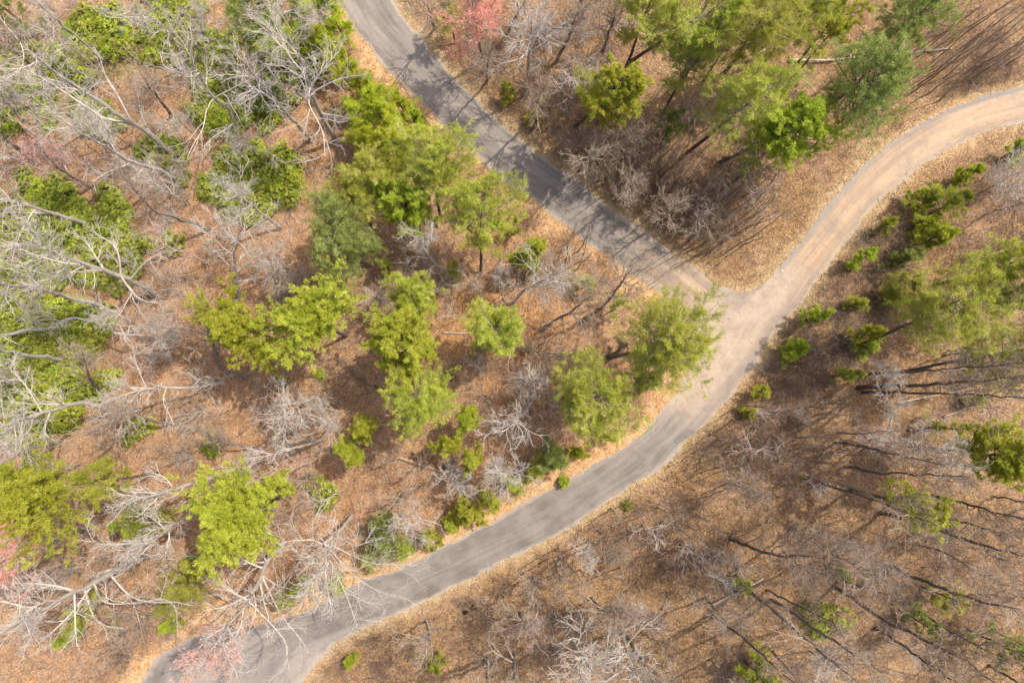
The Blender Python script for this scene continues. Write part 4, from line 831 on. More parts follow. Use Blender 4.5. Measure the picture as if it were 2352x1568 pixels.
Q('yellow-green feathery pine behind the large white-branched tree', 'fresh', (752, 115), 2.6, 8, form='young', dens=1.3, bare=.1)
Q('lone bright pine on a leaning dark trunk above the upper road', 'clump', (1402, 215), 2.9, 15, base=(1, 1600, 890), dens=1.3, bare=.15)
Q('hazy green pine at the top edge, leftmost of the top group', 'soft', (1478, 35), 3.1, 15, dens=1.15, bare=.35)
Q('broad green pine at the top edge in the middle of the top group', 'soft', (1585, 60), 4.0, 17, base=(1, 1990, 440), dens=1.35, bare=.3)
Q('olive hazy pine below the broad one of the top group', 'soft', (1575, 160), 2.8, 13, dens=1.0, bare=.6)
Q('dark-stemmed green pine at the top right of the broad one', 'soft', (1735, 75), 3.7, 18, base=(2, 285, 510), dens=1.35, bare=.35)
Q('yellow-green pine at the top edge, right end of the top group', 'clump', (1925, 35), 3.0, 13, dens=1.0, bare=.3)
Q('green pine at the top edge between dark-stemmed and yellow-green ones', 'soft', (1830, 45), 3.0, 15, dens=1.15, bare=.35)
Q('hazy pale-green pine left of the bright clumpy pine, upper woods', 'soft', (1712, 245), 3.6, 17, base=(2, 30, 1060), dens=1.25, bare=.55)
Q('tall bright clumpy pine nearest the washed road', 'bright', (1806, 305), 3.2, 15, base=(2, 250, 1130), dens=1.4, bare=.05)
Q('dark green pine on a leaning trunk beside the washed road', 'deep', (1980, 190), 3.9, 19, base=(2, 920, 775), dens=1.45, bare=.2)
Q('dark pine near the top right beside the pale fallen trunks', 'deep', (2095, 45), 3.2, 17, base=(2, 1365, 305), dens=1.15, bare=.35)
Q('small dark pine sapling under the bright clumpy pine', 'deep', (1708, 395), 1.4, 5, form='young')
Q('sparse green sapling beside the dark leaning-trunk pine', 'soft', (1910, 300), 1.8, 6, form='young', bare=.3)
Q('dark bushy cedar below the hazy pale-green pine', 'deep', (1540, 292), 2.0, 7, form='young', dens=1.2)
Q('bright young pine left of three beside the sunlit road bend', 'bright', (2118, 455), 1.9, 3.5, form='young', dens=1.2)
Q('bright young pine right of three beside the sunlit road bend', 'bright', (2212, 405), 1.8, 3.5, form='young', dens=1.2)
Q('feathery young pine lowest of three beside the sunlit road bend', 'soft', (2180, 470), 2.3, 4.5, form='young', dens=1.2)
Q('sparse bright sapling at the right edge above the road bend trio', 'bright', (2325, 350), 1.4, 3, form='young')
Q('dark-hearted feathery pine in the brown brush at right', 'clump', (2135, 550), 2.4, 6, form='young', dens=1.4)
Q('small dark pine behind the dark-hearted feathery one', 'deep', (2080, 600), 1.9, 4.5, form='young', dens=1.3)
Q('bright green sapling by itself close to the washed road', 'bright', (1982, 592), 1.3, 4, form='young', dens=1.2)
Q('tiny bright sapling above the one close to the washed road', 'bright', (2030, 520), .8, 3, form='young')
Q('wide feathery pine on a slanting dark trunk at right', 'soft', (2168, 705), 3.6, 18, base=(5, 1265, 800), dens=1.45, bare=.35)
Q('yellow-green feathery pine left of the wide slanting one', 'soft', (2078, 662), 2.3, 6, form='young', dens=1.2)
Q('feathery green pine at the right edge above the wide slanting one', 'soft', (2312, 608), 2.6, 13, dens=1.2, bare=.2)
Q('dark green branchy pine at the right edge, level with the wide slanting one', 'deep', (2325, 665), 2.4, 13, dens=1.0, bare=.3)
Q('green pine at the right edge above the horizontal dark trunks', 'soft', (2318, 810), 3.0, 15, base=(5, 1480, 1005), dens=1.2, bare=.25)
Q('roundest bright sapling in the brown brush below the fork', 'bright', (1824, 802), 1.35, 4, form='young', dens=1.3)
Q('bright open sapling in the brown brush right of the fork', 'bright', (1876, 728), 1.6, 5, form='young', dens=1.1)
Q('narrow shadowy pine sapling left of the slanting dark trunk', 'clump', (1990, 765), 1.7, 4.5, form='young', dens=1.2)
Q('pale yellow-green sapling low in the brown brush', 'soft', (1945, 862), 1.3, 4.5, form='young')
Q('small yellow-green sapling at the brush edge near the lower road', 'clump', (1745, 900), 1.2, 3, form='young', dens=.8)
Q('tiny yellow-green sapling on the road bank further down', 'clump', (1718, 945), .7, 2, form='young', dens=.8)
Q('bright feathery pine on the right edge beside the white crown', 'clump', (2288, 1045), 2.9, 14, dens=1.3, bare=.15)
Q('small green pine left of the right-edge bright one', 'soft', (2175, 985), 1.4, 6, form='young')
Q('tufted sparse pine among dark trunks in the right-hand woods', 'clump', (2102, 1160), 2.3, 14, dens=.8, bare=.3)
Q('yellow-green pine at the bottom edge, lower right', 'clump', (1738, 1548), 2.7, 6, form='young', dens=1.2)
Q('olive bush crossed by a stout dark trunk, lower right', 'soft', (2165, 1368), 2.0, 5, form='young', bare=.2)
Q('dull olive bush left of the one crossed by a stout trunk', 'deep', (2110, 1425), 1.9, 5, form='young', bare=.2)
Q('dark green pine in the bottom right corner', 'deep', (2335, 1500), 2.2, 10, form='young', dens=1.2)
Q('lobed lime-green young pine left of the long rotten log', 'clump', (852, 985), 1.7, 8, form='flat', dens=1.1, bare=.05)
Q('lower lobe-shaped young pine touching the lobed lime-green one', 'clump', (818, 1030), 1.5, 7, form='flat', dens=1.1, bare=.05)
Q('bright young pine topmost of three above the rotten log tip', 'bright', (1078, 965), 1.5, 7, form='flat', dens=1.2, bare=.05)
Q('bright young pine left of three above the rotten log tip', 'clump', (1040, 1017), 1.3, 6, form='flat', dens=1.1, bare=.05)
Q('bright young pine lowest of three, at the rotten log tip', 'clump', (1088, 1055), 1.3, 7, form='flat', dens=1.2, bare=.05)
Q('dark green roadside pine shrub right of the pale fan-shaped bush tree', 'deep', (1270, 1050), 2.3, 6, form='young', dens=1.4, bare=.05)
Q('light roadside pine shrub next to the dark one above the lower road', 'soft', (1225, 1080), 1.6, 4, form='young', dens=1.3, bare=.1)
Q('feathery roadside shrub midway along the lower road', 'clump', (1075, 1172), 2.0, 4.5, form='young', dens=1.4, bare=.05)
Q('dark roadside shrub under the white overhanging tree', 'deep', (890, 1232), 2.3, 5, form='young', dens=1.4, bare=.05)
Q('light roadside shrub under the white overhanging tree, nearer the pavement', 'clump', (985, 1240), 1.4, 3.5, form='young', dens=1.3, bare=.05)
Q('round bright roadside shrub left of the white overhanging tree', 'bright', (930, 1262), 1.0, 2.5, form='young', dens=1.4, bare=.0)
Q('lime-green clumpy pine above the left starburst tree', 'clump', (580, 1165), 4.3, 15, form='flat', dens=1.4, bare=.05)
Q('small lime-green crown joined to the right of the one above the starburst', 'clump', (655, 1112), 1.8, 12, form='flat', dens=1.0, bare=.05)
Q('broad lime-green pine near the left edge, lower left', 'clump', (140, 1118), 4.4, 15, form='flat', dens=1.35, bare=.1)
Q('smaller yellow-green pine right of the broad lower left one', 'soft', (232, 1110), 2.2, 12, dens=1.0, bare=.2)
Q('dark mixed evergreen behind the pale spray, lower left', 'laurel', (322, 1195), 2.3, 7, form='young', dens=1.3)
Q('yellow-olive young pine left of the left starburst tree', 'soft', (425, 1345), 2.4, 5, form='young', dens=1.3, bare=.1)
Q('olive sapling above the bend left of the starbursts', 'soft', (455, 1290), 1.4, 4, form='young')
Q('yellow-green pine shrub under the large pale oak', 'soft', (205, 1400), 2.0, 4.5, form='young', dens=1.1, bare=.1)
Q('small green pine shrub under the oak limbs nearest the bottom', 'soft', (165, 1460), 1.4, 3.5, form='young', dens=1.1, bare=.1)
Q('small bright sapling at the end of the brown bank left of the pavement maple', 'bright', (395, 1432), .9, 2.5, form='young')
Q('yellow sapling by the road between the two starburst trees', 'clump', (660, 1375), 1.2, 3, form='young', dens=1.1)
Q('yellow-green shrub under the right starburst, touching the pavement', 'clump', (775, 1340), 1.2, 2.5, form='young', dens=1.1)
for lab, k, p, r, h in [('feathery sapling in the green strip just above the small bright roadside one', 'fresh', (925, 250), 1.6, 5), ('feathery yellow-green sapling at the strip edge facing the upper road', 'fresh', (855, 215), 1.7, 5),
                        ('low green sapling where the strip meets the round black-trunked pine', 'fresh', (930, 345), 1.9, 6), ('yellow-green sapling at the inner side of the strip along the upper road', 'fresh', (820, 270), 2.0, 6),
                        ('narrow yellow-green sapling at the top of the strip by the pavement', 'fresh', (795, 140), 1.6, 5), ('yellow-green sapling low at the strip end beside the hazy pine', 'fresh', (850, 385), 2.0, 6),
                        ('small green shrub on the orange shoulder below the big feathery pine', 'soft', (1325, 1040), 1.0, 2.0), ('low green shrub on the lower road shoulder left of the dark pine shrub', 'soft', (1180, 1110), 1.3, 2.5),
                        ('small bright shrub on the lower road shoulder right of the feathery midway one', 'clump', (1130, 1145), 1.2, 2.4), ('low green shrub on the shoulder left of the feathery midway one', 'clump', (1035, 1205), 1.3, 2.5),
                        ('low yellowish shrub on the shoulder between white overhanging tree and right starburst', 'soft', (850, 1280), 1.3, 2.5), ('low dark shrub behind the white overhanging tree', 'deep', (870, 1195), 1.5, 3.5),
                        ('olive shrub at the road edge under the left starburst tree', 'soft', (690, 1350), 1.2, 2.5), ('olive shrub on the bank under the left starburst tip', 'soft', (390, 1390), 1.3, 2.5),
                        ('soft green shrub in the brown thicket between the wide slanting pine and the road', 'soft', (1960, 700), 1.4, 3.0), ('soft green shrub right of the roundest bright sapling', 'soft', (1990, 800), 1.3, 3.0),
                        ('feathery sapling above the dark-hearted feathery pine at right', 'bright', (2120, 515), 1.4, 2.8), ('yellow-green sapling among pale twigs left of the right-edge pine', 'clump', (2060, 690), 1.3, 3)]:
    Q(lab, k, p, r, h, form='young', dens=1.15, bare=.05, group='young roadside pines')
for lab, p, r, h in [('wispy thin-leaved sapling between the dry grass and the dark curved tree', (1345, 650), 1.6, 4), ('wispy pale-green sapling at the foot of the left black-trunked pine', (1045, 625), 1.4, 4), ('wispy green sapling left of the dead grey tree, central woods', (890, 615), 1.5, 4),
                     ('wispy green sapling below the broad dull green pine', (760, 645), 2.0, 6), ('wispy yellow-green sapling above the most vivid round pine', (1180, 520), 1.5, 4), ('wispy green sapling at the feet of the big feathery pine', (1400, 1000), 1.5, 4), ('wispy green sapling left of the huge pine by the fork', (1420, 700), 1.8, 6),
                     ('wispy olive sapling under the yellow-green end of the top group', (1880, 110), 1.8, 8), ('wispy olive sapling between hazy and dark-stemmed top pines', (1650, 130), 2.0, 9)]:
    Q(lab, 'soft', p, r, h, form='young', dens=.9, bare=.35, group='wispy saplings')
Q('dark evergreen at the very top left corner', 'deep', (8, 20), 2.4, 9, form='young', dens=1.2)
for lab, p, r, h, k in [('tiny green tuft on the slope below the bright roadside bend', (1443, 1160), .28, .5, 'laurel'), ('tiny bright seedling spilling onto the lower road edge', (1296, 1106), .5, 1.0, 'bright'),
                        ('tiny bright seedling on the brown bank at the bottom left of centre', (806, 1514), .5, 1.2, 'bright'), ('small green shrub by the pale tree in the upper wood edge', (1226, 275), .8, 2.0, 'clump'),
                        ('olive seedling patch in the brown brush at the bottom', (1005, 1520), 1.3, 2.0, 'soft'), ('soft green sapling low on the upper road bank', (1165, 215), 1.1, 3.0, 'soft'), ('feathery yellow-green pine under the red-budded maple, near the upper road', (1035, 35), 2.3, 8, 'soft'),
                        ('green tuft under the pale trunk pair in the lower right woods', (1930, 1315), .8, 2.0, 'bright'), ('low green tuft among the horizontal dark trunks', (2225, 920), 1.0, 2.0, 'laurel'),
                        ('small olive sapling beside the mossy dark trunk', (1700, 1340), .9, 2.0, 'soft')]:
    Q(lab, k, p, r, h, form='young', group='seedlings')

# ------------------------------------------------------------------ laurel thickets: a few bushes built, the rest copied
def laurel_proto(k):
    rng = np.random.default_rng(300+k); b = MB()
    n = 190
    u = rng.uniform(0, 6.28, n); c = rng.uniform(.05, 1, n); ph = rng.uniform(0, 6.28, 2)
    rad = (1+.22*np.sin(2*u+ph[0])+.16*np.sin(3*u+ph[1]))*rng.uniform(.7, 1.05, n)
    s = np.sqrt(1-c*c)
    pos = np.stack([rad*s*np.cos(u), rad*s*np.sin(u), .15+.8*rad*c], 1)
    ax = nrm(pos*np.array([.8, .8, .3])+np.array([0, 0, .7]))
    stems = np.stack([np.zeros((n, 3)), pos*.5+rng.normal(0, .06, (n, 3)), pos], 1); stems[:, 0, :2] = pos[:, :2]*.08
    b.tubes(stems, np.broadcast_to(np.array([.022, .014, .007]), (n, 3)), 3, 0)
    nb = 13; p = np.repeat(pos, nb, 0); a = np.repeat(ax, nb, 0)
    d = nrm(rng.normal(0, 1, (n*nb, 3))); d = nrm(d-a*(d*a).sum(1, keepdims=True)*.8+a*.25)
    l = rng.uniform(.09, .17, n*nb)[:, None]; sd = nrm(np.cross(d, a)); w = l*.19
    p = p+rng.normal(0, .035, p.shape)
    V = np.stack([p, p+d*l*.5+sd*w, p+d*l-a*l*.15, p+d*l*.5-sd*w], 1)
    var = np.repeat(np.clip(np.repeat(rng.uniform(.15, .85, n), nb)+rng.normal(0, .15, n*nb), 0, 1), 4)
    b.add(V.reshape(-1, 3), np.arange(4*n*nb).reshape(-1, 4), 1, var)
    o = b.build('laurel_shrub', [M['brush'], M['laurel']], smooth=False, var=True)
    return o
LP = [laurel_proto(k) for k in range(6)]; used = set()
def place(protos, p, s, zs, rng, label, group):
    k = int(rng.integers(0, len(protos))); o = protos[k]
    c = p if len(p) == 3 else np.array([p[0], p[1], float(ground_z(p[:1], p[1:2])[0])])
    if id(o) in used: o = o.copy(); C.objects.link(o)
    else: used.add(id(o))
    o.location = c; o.rotation_euler = (rng.normal(0, .06), rng.normal(0, .06), rng.uniform(0, 6.28)); o.scale = (s, s*rng.uniform(.85, 1.15), s*zs)
    tag(o, label, protos[k].get('category', 'shrub'), group); return o
def scatter_ellipse(e, n, rng, dmin=.6, gap=0.5):
    out = []; c = W(e[:2]); tries = 0
    while len(out) < n and tries < n*30:
        tries += 1; a = rng.uniform(0, 6.28); q = math.sqrt(rng.random())
        x = c[0]+e[2]/22.4*q*math.cos(a); y = c[1]+e[3]/22.4*q*math.sin(a)
        if lut(DIST, x, y) < gap: continue
        if any((x-b[0])**2+(y-b[1])**2 < dmin*dmin for b in out): continue
        out.append(np.array([x, y]))
    return out
LAUREL = [((255, 90, 58, 46), 15, 'glossy laurel bush in the patch right of the broken snag, upper left'), ((395, 45, 60, 45), 10, 'glossy laurel bush in the thin patch at the top edge under the arched pale limbs'),
          ((440, 120, 90, 50), 20, 'glossy laurel bush under the spreading white-limbed tree, upper left'), ((555, 240, 95, 55), 26, 'glossy laurel bush in the patch left of the large white-branched tree'),
          ((90, 215, 110, 75), 26, 'glossy laurel bush in the pale-stemmed thicket at the left edge, upper part'), ((235, 285, 45, 26), 7, 'glossy laurel bush at the lower rim of the upper left thicket'),
          ((580, 420, 92, 72), 30, 'glossy laurel bush in the oval patch under the pale fan-shaped tree'), ((135, 500, 140, 62), 34, 'glossy laurel bush in the left-edge thicket above the big many-limbed pale tree'),
          ((215, 590, 115, 75), 30, 'glossy laurel bush under the big many-limbed pale tree at left'), ((60, 640, 80, 60), 14, 'glossy laurel bush beneath the long grey trunk at the left edge'),
          ((150, 755, 110, 55), 24, 'glossy laurel bush around the smooth pale forking trunk at left'), ((110, 865, 125, 65), 30, 'glossy laurel bush in the lowest bright thicket at the left edge'),
          ((60, 960, 80, 45), 14, 'glossy laurel bush under the bright white spray at the left edge'), ((380, 355, 40, 26), 5, 'glossy laurel bush by the foot of the tall forked pale tree'),
          ((700, 150, 30, 60), 6, 'glossy laurel bush under the large white-branched tree near the strip')]
lr = np.random.default_rng(77)
for e, n, lab in LAUREL:
    for p in scatter_ellipse((e[0], e[1], e[2]*1.22, e[3]*1.22), int(n*1.1), lr, .85):
        place(LP, p, lr.uniform(.8, 1.6), lr.uniform(.8, 1.3), lr, lab, lab.replace('bush', 'bushes', 1))
for lab, p, s in [('small round laurel bush alone at the end of a pale trunk, upper left litter', (425, 416), .95), ('dark laurel bush alone on litter left of the mottled grey trunk', (408, 570), 1.2), ('small laurel bush above the lone dark one on the litter', (393, 547), .7),
                  ('laurel bush under the kinked trunk left of the sprawling dead tree', (330, 980), 1.4), ('little laurel bush right of the white spray at left', (300, 1005), .9), ('laurel bush under the low sprawling dead tree', (490, 1020), 1.2),
                  ('dark laurel bush alone right of the lime-green pine above the starburst', (748, 1130), 1.6), ('dark laurel bush crossed by grey trunks, lower right', (1880, 1412), 2.0), ('small laurel bush at the tip of the pink-twigged maple', (65, 405), .9),
                  ('laurel bush below the dark S-bent trunk at right', (735, 860), .7), ('small laurel bush among twigs left of the dark lobed pine', (650, 875), .7), ('laurel bush beside the white round-twigged tree', (815, 1010), .5)]:
    place(LP, W(p)[:2], s, .9, lr, lab, 'lone laurel bushes')

# ------------------------------------------------------------------ leafless brush and pole saplings
def brush_proto(k):
    rng = np.random.default_rng(500+k); n = int(rng.integers(9, 14))
    a = rng.uniform(0, 6.28, n); tilt = rng.uniform(.1, .75, n); hh = rng.uniform(1.4, 2.8, n)
    d = np.stack([np.cos(a)*np.sin(tilt), np.sin(a)*np.sin(tilt), np.cos(tilt)], 1)
    base = np.stack([np.cos(a)*.3*rng.random(n), np.sin(a)*.3*rng.random(n), np.full(n, -.08)], 1)
    P = np.stack([base+d*hh[:, None]*f+rng.normal(0, .05, (n, 3))*(f > 0) for f in np.linspace(0, 1, 6)], 1)
    R = np.broadcast_to(np.linspace(.026, .011, 6), (n, 6))
    b = MB(); b.tubes(P, R, 4)
    p2, r2, l2 = grow(rng, P, R, hh*.6, 5, .15, 1, .4, 1.1, 5, .04, .16, .015, .008, .4); b.tubes(p2, r2, 3)
    p3, r3, l3 = grow(rng, p2, r2, l2*.6, 3, .15, 1, .4, 1., 4, .03, .16, .011, .007, .4); b.tubes(p3, r3, 3)
    o = b.build('bare_shrub', [M['brush'], M['brush'], M['grey'], M['brush'], M['brush'], M['grey'], M['brush'], M['pale'], M['pink'], M['pale'], M['grey'], M['pale']][k]); o['category'] = 'bare shrub'; return o
BP = [brush_proto(k) for k in range(12)]; BW = BP[7:]; BD = BP[:7]
BRUSH = [((1900, 745, 95, 110), 18, 'brown leafless shrub in the thicket below the fork of the roads'), ((2010, 640, 75, 110), 14, 'brown leafless shrub between the washed road and the feathery pines'),
         ((1800, 900, 110, 80), 16, 'brown leafless shrub in the thicket along the lower road bank'), ((1760, 1050, 150, 80), 20, 'brown leafless shrub on the slope under the thicket, right-hand woods'),
         ((1480, 440, 170, 100), 16, 'brown leafless shrub in the wedge between the two roads'), ((1330, 330, 90, 80), 8, 'brown leafless shrub right of the upper road near the lone bright pine'),
         ((2180, 140, 160, 90), 14, 'brown leafless shrub on the bank at the top right'), ((1130, 330, 60, 60), 0, ''), ((1500, 1220, 190, 80), 18, 'brown leafless shrub in the middle of the slope below the lower road'),
         ((1180, 1440, 190, 80), 15, 'brown leafless shrub at the bottom centre below the lower road'), ((880, 1490, 110, 55), 6, 'brown leafless shrub at the bottom left of centre'),
         ((1990, 1290, 240, 150), 18, 'brown leafless shrub among the dark trunks, lower right'), ((350, 1460, 90, 70), 5, 'tan leafless shrub on the bank left of the pavement end'),
         ((2240, 760, 90, 160), 5, 'brown leafless shrub between the right-edge pines'), ((1150, 880, 130, 70), 5, 'brown leafless shrub in the central litter'),
         ((2260, 480, 70, 90), 7, 'grey leafless shrub at the right edge under the washed road'), ((960, 150, 50, 80), 0, ''), ((1180, 100, 120, 90), 5, 'brown leafless shrub under the red-budded maple'),
         ((560, 1000, 160, 70), 8, 'pale leafless shrub on the litter below the dark S-bent trunk'), ((400, 750, 110, 110), 10, 'pale leafless shrub on the litter left of the dark S-bent trunk'),
         ((330, 430, 120, 110), 8, 'pale leafless shrub on open litter left of the oval laurel patch'), ((640, 620, 80, 60), 5, 'pale leafless shrub on litter right of the mottled grey trunk'), ((120, 60, 110, 60), 5, 'pale leafless shrub near the top left corner'),
         ((720, 960, 100, 60), 5, 'pale leafless shrub between the round white tree and the young pines'), ((1010, 640, 90, 60), 5, 'pale leafless shrub under the pair of black-trunked pines'), ((1230, 640, 110, 50), 5, 'pale leafless shrub on the orange litter by the dark curved tree'),
         ((1190, 830, 120, 60), 5, 'pale leafless shrub around the toppled grey tree'), ((120, 1320, 130, 90), 6, 'pale leafless shrub on the litter around the large pale oak'), ((1330, 90, 140, 90), 10, 'pale leafless shrub between the red maple and the top pines'),
         ((1450, 1320, 250, 140), 6, 'pale leafless shrub low on the slope, bottom centre'), ((2100, 1010, 200, 60), 7, 'pale leafless shrub between the horizontal trunks and the white crown')]
for e, n, lab in BRUSH:
    for p in scatter_ellipse(e, n, lr, .9, 1.0):
        place(BW if lab[:4] == 'pale' else BD, p, lr.uniform(.7, 1.2), lr.uniform(.7, 1.2), lr, lab, lab.replace('shrub', 'shrubs', 1))
def pole_proto(k):
    rng = np.random.default_rng(700+k); h = rng.uniform(8.5, 13)
    f = np.linspace(0, 1, 10); P = np.stack([np.cumsum(rng.normal(0, .06, 10)), np.cumsum(rng.normal(0, .06, 10)), h*f-.1], 1); R = .085*(1-f)+.014
    b = MB(); b.tubes(P, R, 6)
    p1, r1, l1 = grow(rng, P[None], R[None], 1.7, 9, .5, .98, .5, .9, 6, .08, .1, .022, .01, .4); b.tubes(p1, r1, 4)
    p2, r2, l2 = grow(rng, p1, r1, l1*.55, 4, .2, 1, .4, .9, 4, .05, .14, .012, .007, .4); b.tubes(p2, r2, 3)
    o = b.build('bare_sapling', M['dark'] if k % 2 else M['grey']); o['category'] = 'sapling'; return o
PP_ = [pole_proto(k) for k in range(5)]
for e, n, lab in [((1590, 500, 170, 90), 60, 'thin pole-like sapling in the wedge between the two roads'), ((1420, 400, 100, 80), 22, 'thin bare sapling along the upper road opposite the round pines'),
                  ((1760, 1000, 190, 120), 26, 'thin bare sapling on the slope right of the lower road'), ((2180, 150, 150, 100), 30, 'thin bare sapling on the top right bank'),
                  ((1450, 1240, 220, 100), 26, 'thin bare sapling below the lower road in mid-slope'), ((1330, 590, 60, 50), 5, 'thin bare sapling on the dry grass left of the fork')]:
    for p in scatter_ellipse(e, n, lr, 1.0, .8):
        place(PP_, p, lr.uniform(.75, 1.1), lr.uniform(.8, 1.1), lr, lab, lab.replace('sapling', 'saplings', 1))
def slim_proto(k):
    rng = np.random.default_rng(900+k); h = rng.uniform(6.5, 11)
    P = np.stack([np.cumsum(rng.normal(0, .13, 11)), np.cumsum(rng.normal(0, .13, 11)), h*np.linspace(0, 1, 11)-.1], 1); R = .075*np.linspace(1, 0, 11)+.014
    b = MB(); b.tubes(P, R, 6)
    p1, r1, l1 = grow(rng, P[None], R[None], 2.9, 9, .3, .98, .5, 1.0, 7, .07, .15, .035, .014, .4); b.tubes(p1, r1, 4)
    p2, r2, l2 = grow(rng, p1, r1, l1*.55, 5, .2, 1, .4, 1, 5, .05, .17, .02, .010, .4); b.tubes(p2, r2, 3)
    p3, r3, l3 = grow(rng, p2, r2, l2*.6, 3, .2, 1, .4, 1, 4, .04, .17, .012, .007, .4); b.tubes(p3, r3, 3)
    o = b.build('slim_bare_tree', M[('pale', 'grey', 'pale', 'grey', 'dark', 'pink')[k]]); o['category'] = 'young tree'; return o
SP = [slim_proto(k) for k in range(6)]
for e, n, lab in [((420, 700, 140, 150), 14, 'slim leafless tree on the open litter between left laurel and the S-bent trunk'), ((330, 380, 130, 90), 9, 'slim leafless tree on litter left of the oval laurel patch'),
                  ((520, 960, 200, 90), 14, 'slim leafless tree on litter below the twin bright pines'), ((300, 1250, 200, 110), 12, 'slim leafless tree around the large pale oak'), ((720, 1080, 130, 110), 11, 'slim leafless tree between the lime-green pine and roadside shrubs'),
                  ((1050, 680, 170, 70), 10, 'slim leafless tree under the round black-trunked pines'), ((1190, 870, 130, 110), 11, 'slim leafless tree left of the feathery roadside pine'), ((980, 1080, 120, 60), 7, 'slim leafless tree by the long rotten log'),
                  ((160, 200, 150, 110), 10, 'slim leafless tree in the upper left thicket'), ((520, 130, 140, 80), 7, 'slim leafless tree left of the large white-branched tree'), ((1300, 120, 150, 90), 12, 'slim leafless tree right of the red-budded maple by the upper road'),
                  ((1650, 300, 160, 90), 10, 'slim leafless tree among the pines above the wedge'), ((1420, 1330, 260, 130), 14, 'slim leafless tree on the slope at the bottom centre'), ((1850, 1010, 160, 130), 10, 'slim leafless tree on the slope right of the lower road'),
                  ((2080, 1300, 220, 170), 16, 'slim leafless tree between the dark trunks, lower right'), ((2200, 870, 120, 110), 8, 'slim leafless tree by the horizontal dark trunks'), ((1640, 520, 90, 60), 8, 'slim leafless tree in the tip of the wedge between the roads')]:
    for p in scatter_ellipse(e, n, lr, 1.4, 1.2):
        place(SP, p, lr.uniform(.6, 1.1), lr.uniform(.8, 1.1), lr, lab, lab.replace('tree', 'trees', 1))
for o in LP+BP+PP_+SP:
    if id(o) not in used: bpy.data.objects.remove(o)

# ------------------------------------------------------------------ fallen wood, stumps, stones
log('rotten brown log with an orange broken end, central woods', (7, 395, 5), (7, 840, 135), .2, 'logbrown')
log('long bleached log lying level in the upper right woods', (2, 735, 418), (2, 1190, 400), .17)
log('bleached log continuing right of the dark leaning-trunk pine', (2, 1500, 382), (2, 1830, 362), .15)
log('broken pale log pointing up to the dark-stemmed pines', (2, 440, 438), (2, 690, 262), .16, ha=.3)
log('pale pole lying at the foot of the lower right trunks', (8, 190, 1018), (8, 530, 830), .15, stubs=3)
log('pale stick running out of the bottom edge, lower right', (8, 920, 1480), (8, 840, 1600), .11, stubs=2)
log('thin greenish-white log by the soft pine in the central woods', (4, 700, 726), (4, 1010, 720), .09, stubs=3)
log('reddish pale log left of the dead grey tree, central woods', (4, 480, 238), (4, 285, 236), .11)
log('grey log on open litter left of the dark S-bent trunk', (3, 750, 722), (3, 1055, 745), .15, 'pale')
log('dark log half hidden in laurel near the top, upper left', (0, 1245, 200), (0, 1430, 245), .17, 'darkt', ha=.8, hb=.8)
log('thin red-brown stick on the lower slope, left one', (7, 1075, 1012), (7, 1162, 868), .05, 'logbrown', ha=.1, hb=1.0, stubs=0, name='fallen_stick')
log('thin red-brown stick on the lower slope, right one', (7, 1590, 642), (7, 1690, 488), .05, 'logbrown', ha=.1, hb=1.0, stubs=0, name='fallen_stick')
log('long leaning pole right of the large white forked tree', (7, 2205, 1060), (7, 2360, 820), .07, 'logbrown', ha=.1, hb=1.5, stubs=2, name='fallen_stick')
log('long thin pale log crossing among the horizontal dark trunks', (5, 1480, 1205), (5, 2210, 1070), .1, stubs=6)
log('short pale log right of the white birch-like tree', (5, 1790, 1305), (5, 2080, 1150), .12)
log('short reddish stick lying in bright laurel', (3, 460, 700), (3, 545, 792), .06, ha=1.1, hb=1.0, stubs=0, name='fallen_stick')
log('pale stick lying across laurel at the left edge', (3, 60, 760), (3, 250, 842), .08, ha=1.1, hb=1.0, stubs=2, name='fallen_stick')
log('crooked pale branch dropped on the pavement at the fork', (5, 480, 545), (5, 530, 490), .03, 'pale', ha=.05, hb=.05, stubs=3, name='fallen_branch', cat='branch')
log('pale broken branch on the slope at bottom right among dark trunks', (8, 1380, 520), (8, 1700, 470), .07, stubs=4, name='fallen_branch', cat='branch')
log('short pale log by the white dead crown in the central woods', (4, 1145, 1210), (4, 1150, 1260), .13, 'log', stubs=0)
log('thin bare pole on litter left of the reaching dark tree', (4, 660, 640), (4, 650, 590), .05, 'greyt', stubs=2, name='fallen_stick')
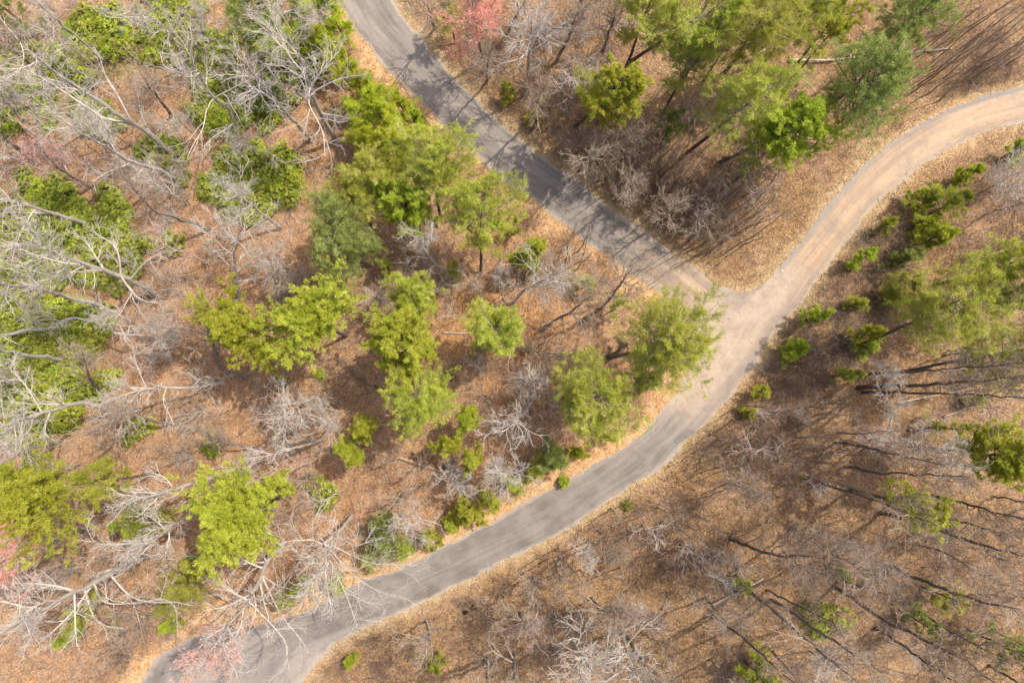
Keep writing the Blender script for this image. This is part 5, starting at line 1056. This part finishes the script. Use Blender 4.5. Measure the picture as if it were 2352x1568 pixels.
def stump(label, p, r):
    rng = rng_of(label); c = W(p); c[2] = ground_z(c[:1], c[1:2])[0]
    z = np.array([-.1, .08, .3, .42, .36, .2]); k = np.array([1.5, 1.15, 1.0, .95, .7, .6])
    P = np.stack([np.zeros(6)+rng.normal(0, .01, 6), np.zeros(6), z], 1)
    n = 14; a = np.arange(n)*6.2832/n; jag = rng.normal(0, .07, n)
    V = np.stack([np.stack([r*kk*(1+.15*np.sin(3*a+1))*np.cos(a), r*kk*(1+.15*np.sin(3*a+1))*np.sin(a), zz+jag*(zz > .25)], 1) for kk, zz in zip(k, z)])
    i = np.arange(5)[:, None]*n+np.arange(n); i2 = np.arange(5)[:, None]*n+(np.arange(n)+1) % n
    b = MB(); b.add(V.reshape(-1, 3), np.stack([i, i2, i2+n, i+n], -1).reshape(-1, 4))
    top = np.vstack([V[-1], [[0, 0, .2]]]); b.add(top, np.stack([np.arange(n), (np.arange(n)+1) % n, np.full(n, n)], 1))
    o = b.build('tree_stump', M['char']); o.location = c; tag(o, label, 'stump', 'charred stumps'); return o
stump('charred stump on the brown bank, right one of the two below the lower road', (7, 915, 1045), .22)
stump('charred stump on the brown bank, left one of the two below the lower road', (7, 855, 1075), .2)
stump('charred stump beside a dark trunk in the right-hand woods', (8, 1820, 492), .3)
def rock(label, p, r):
    rng = rng_of(label); c = W(p); c[2] = max(float(ground_z(c[:1], c[1:2])[0]), .03)+r*.2
    me = bpy.data.meshes.new('rock'); import bmesh
    bm = bmesh.new(); bmesh.ops.create_icosphere(bm, subdivisions=3, radius=r)
    k = rng.uniform(0, 6, 6)
    for v in bm.verts:
        q = v.co.normalized(); v.co *= 1+.16*math.sin(3*q.x+k[0])+.14*math.sin(4*q.y+k[1])+.1*math.sin(5*q.z+k[2])+.05*math.sin(9*q.x+k[3]); v.co.z *= .6
    bm.to_mesh(me); bm.free(); me.materials.append(M['stone'])
    o = bpy.data.objects.new('rock', me); C.objects.link(o); o.location = c; o.rotation_euler = (0, 0, k[4]); tag(o, label, 'rock', 'pale stones')
M['stone'] = bark('pale_stone', (0.6, 0.56, 0.5), (0.72, 0.69, 0.64), 4)
rock('white stone on litter in the wedge between the roads', (2, 640, 1346), .14)
rock('white stone on the inner road bank near the fork', (5, 685, 298), .1)
rock('white stone on the slope below the lower road', (7, 2200, 485), .16)
for k, q in enumerate([(1480, 715), (1500, 735), (1512, 700), (1490, 750)]):
    rock(['flat pale stone left in the cluster below the lower road', 'pale stone centre of the cluster below the lower road', 'pale stone highest in the cluster below the lower road', 'pale stone lowest in the cluster below the lower road'][k], (7, *q), .14)
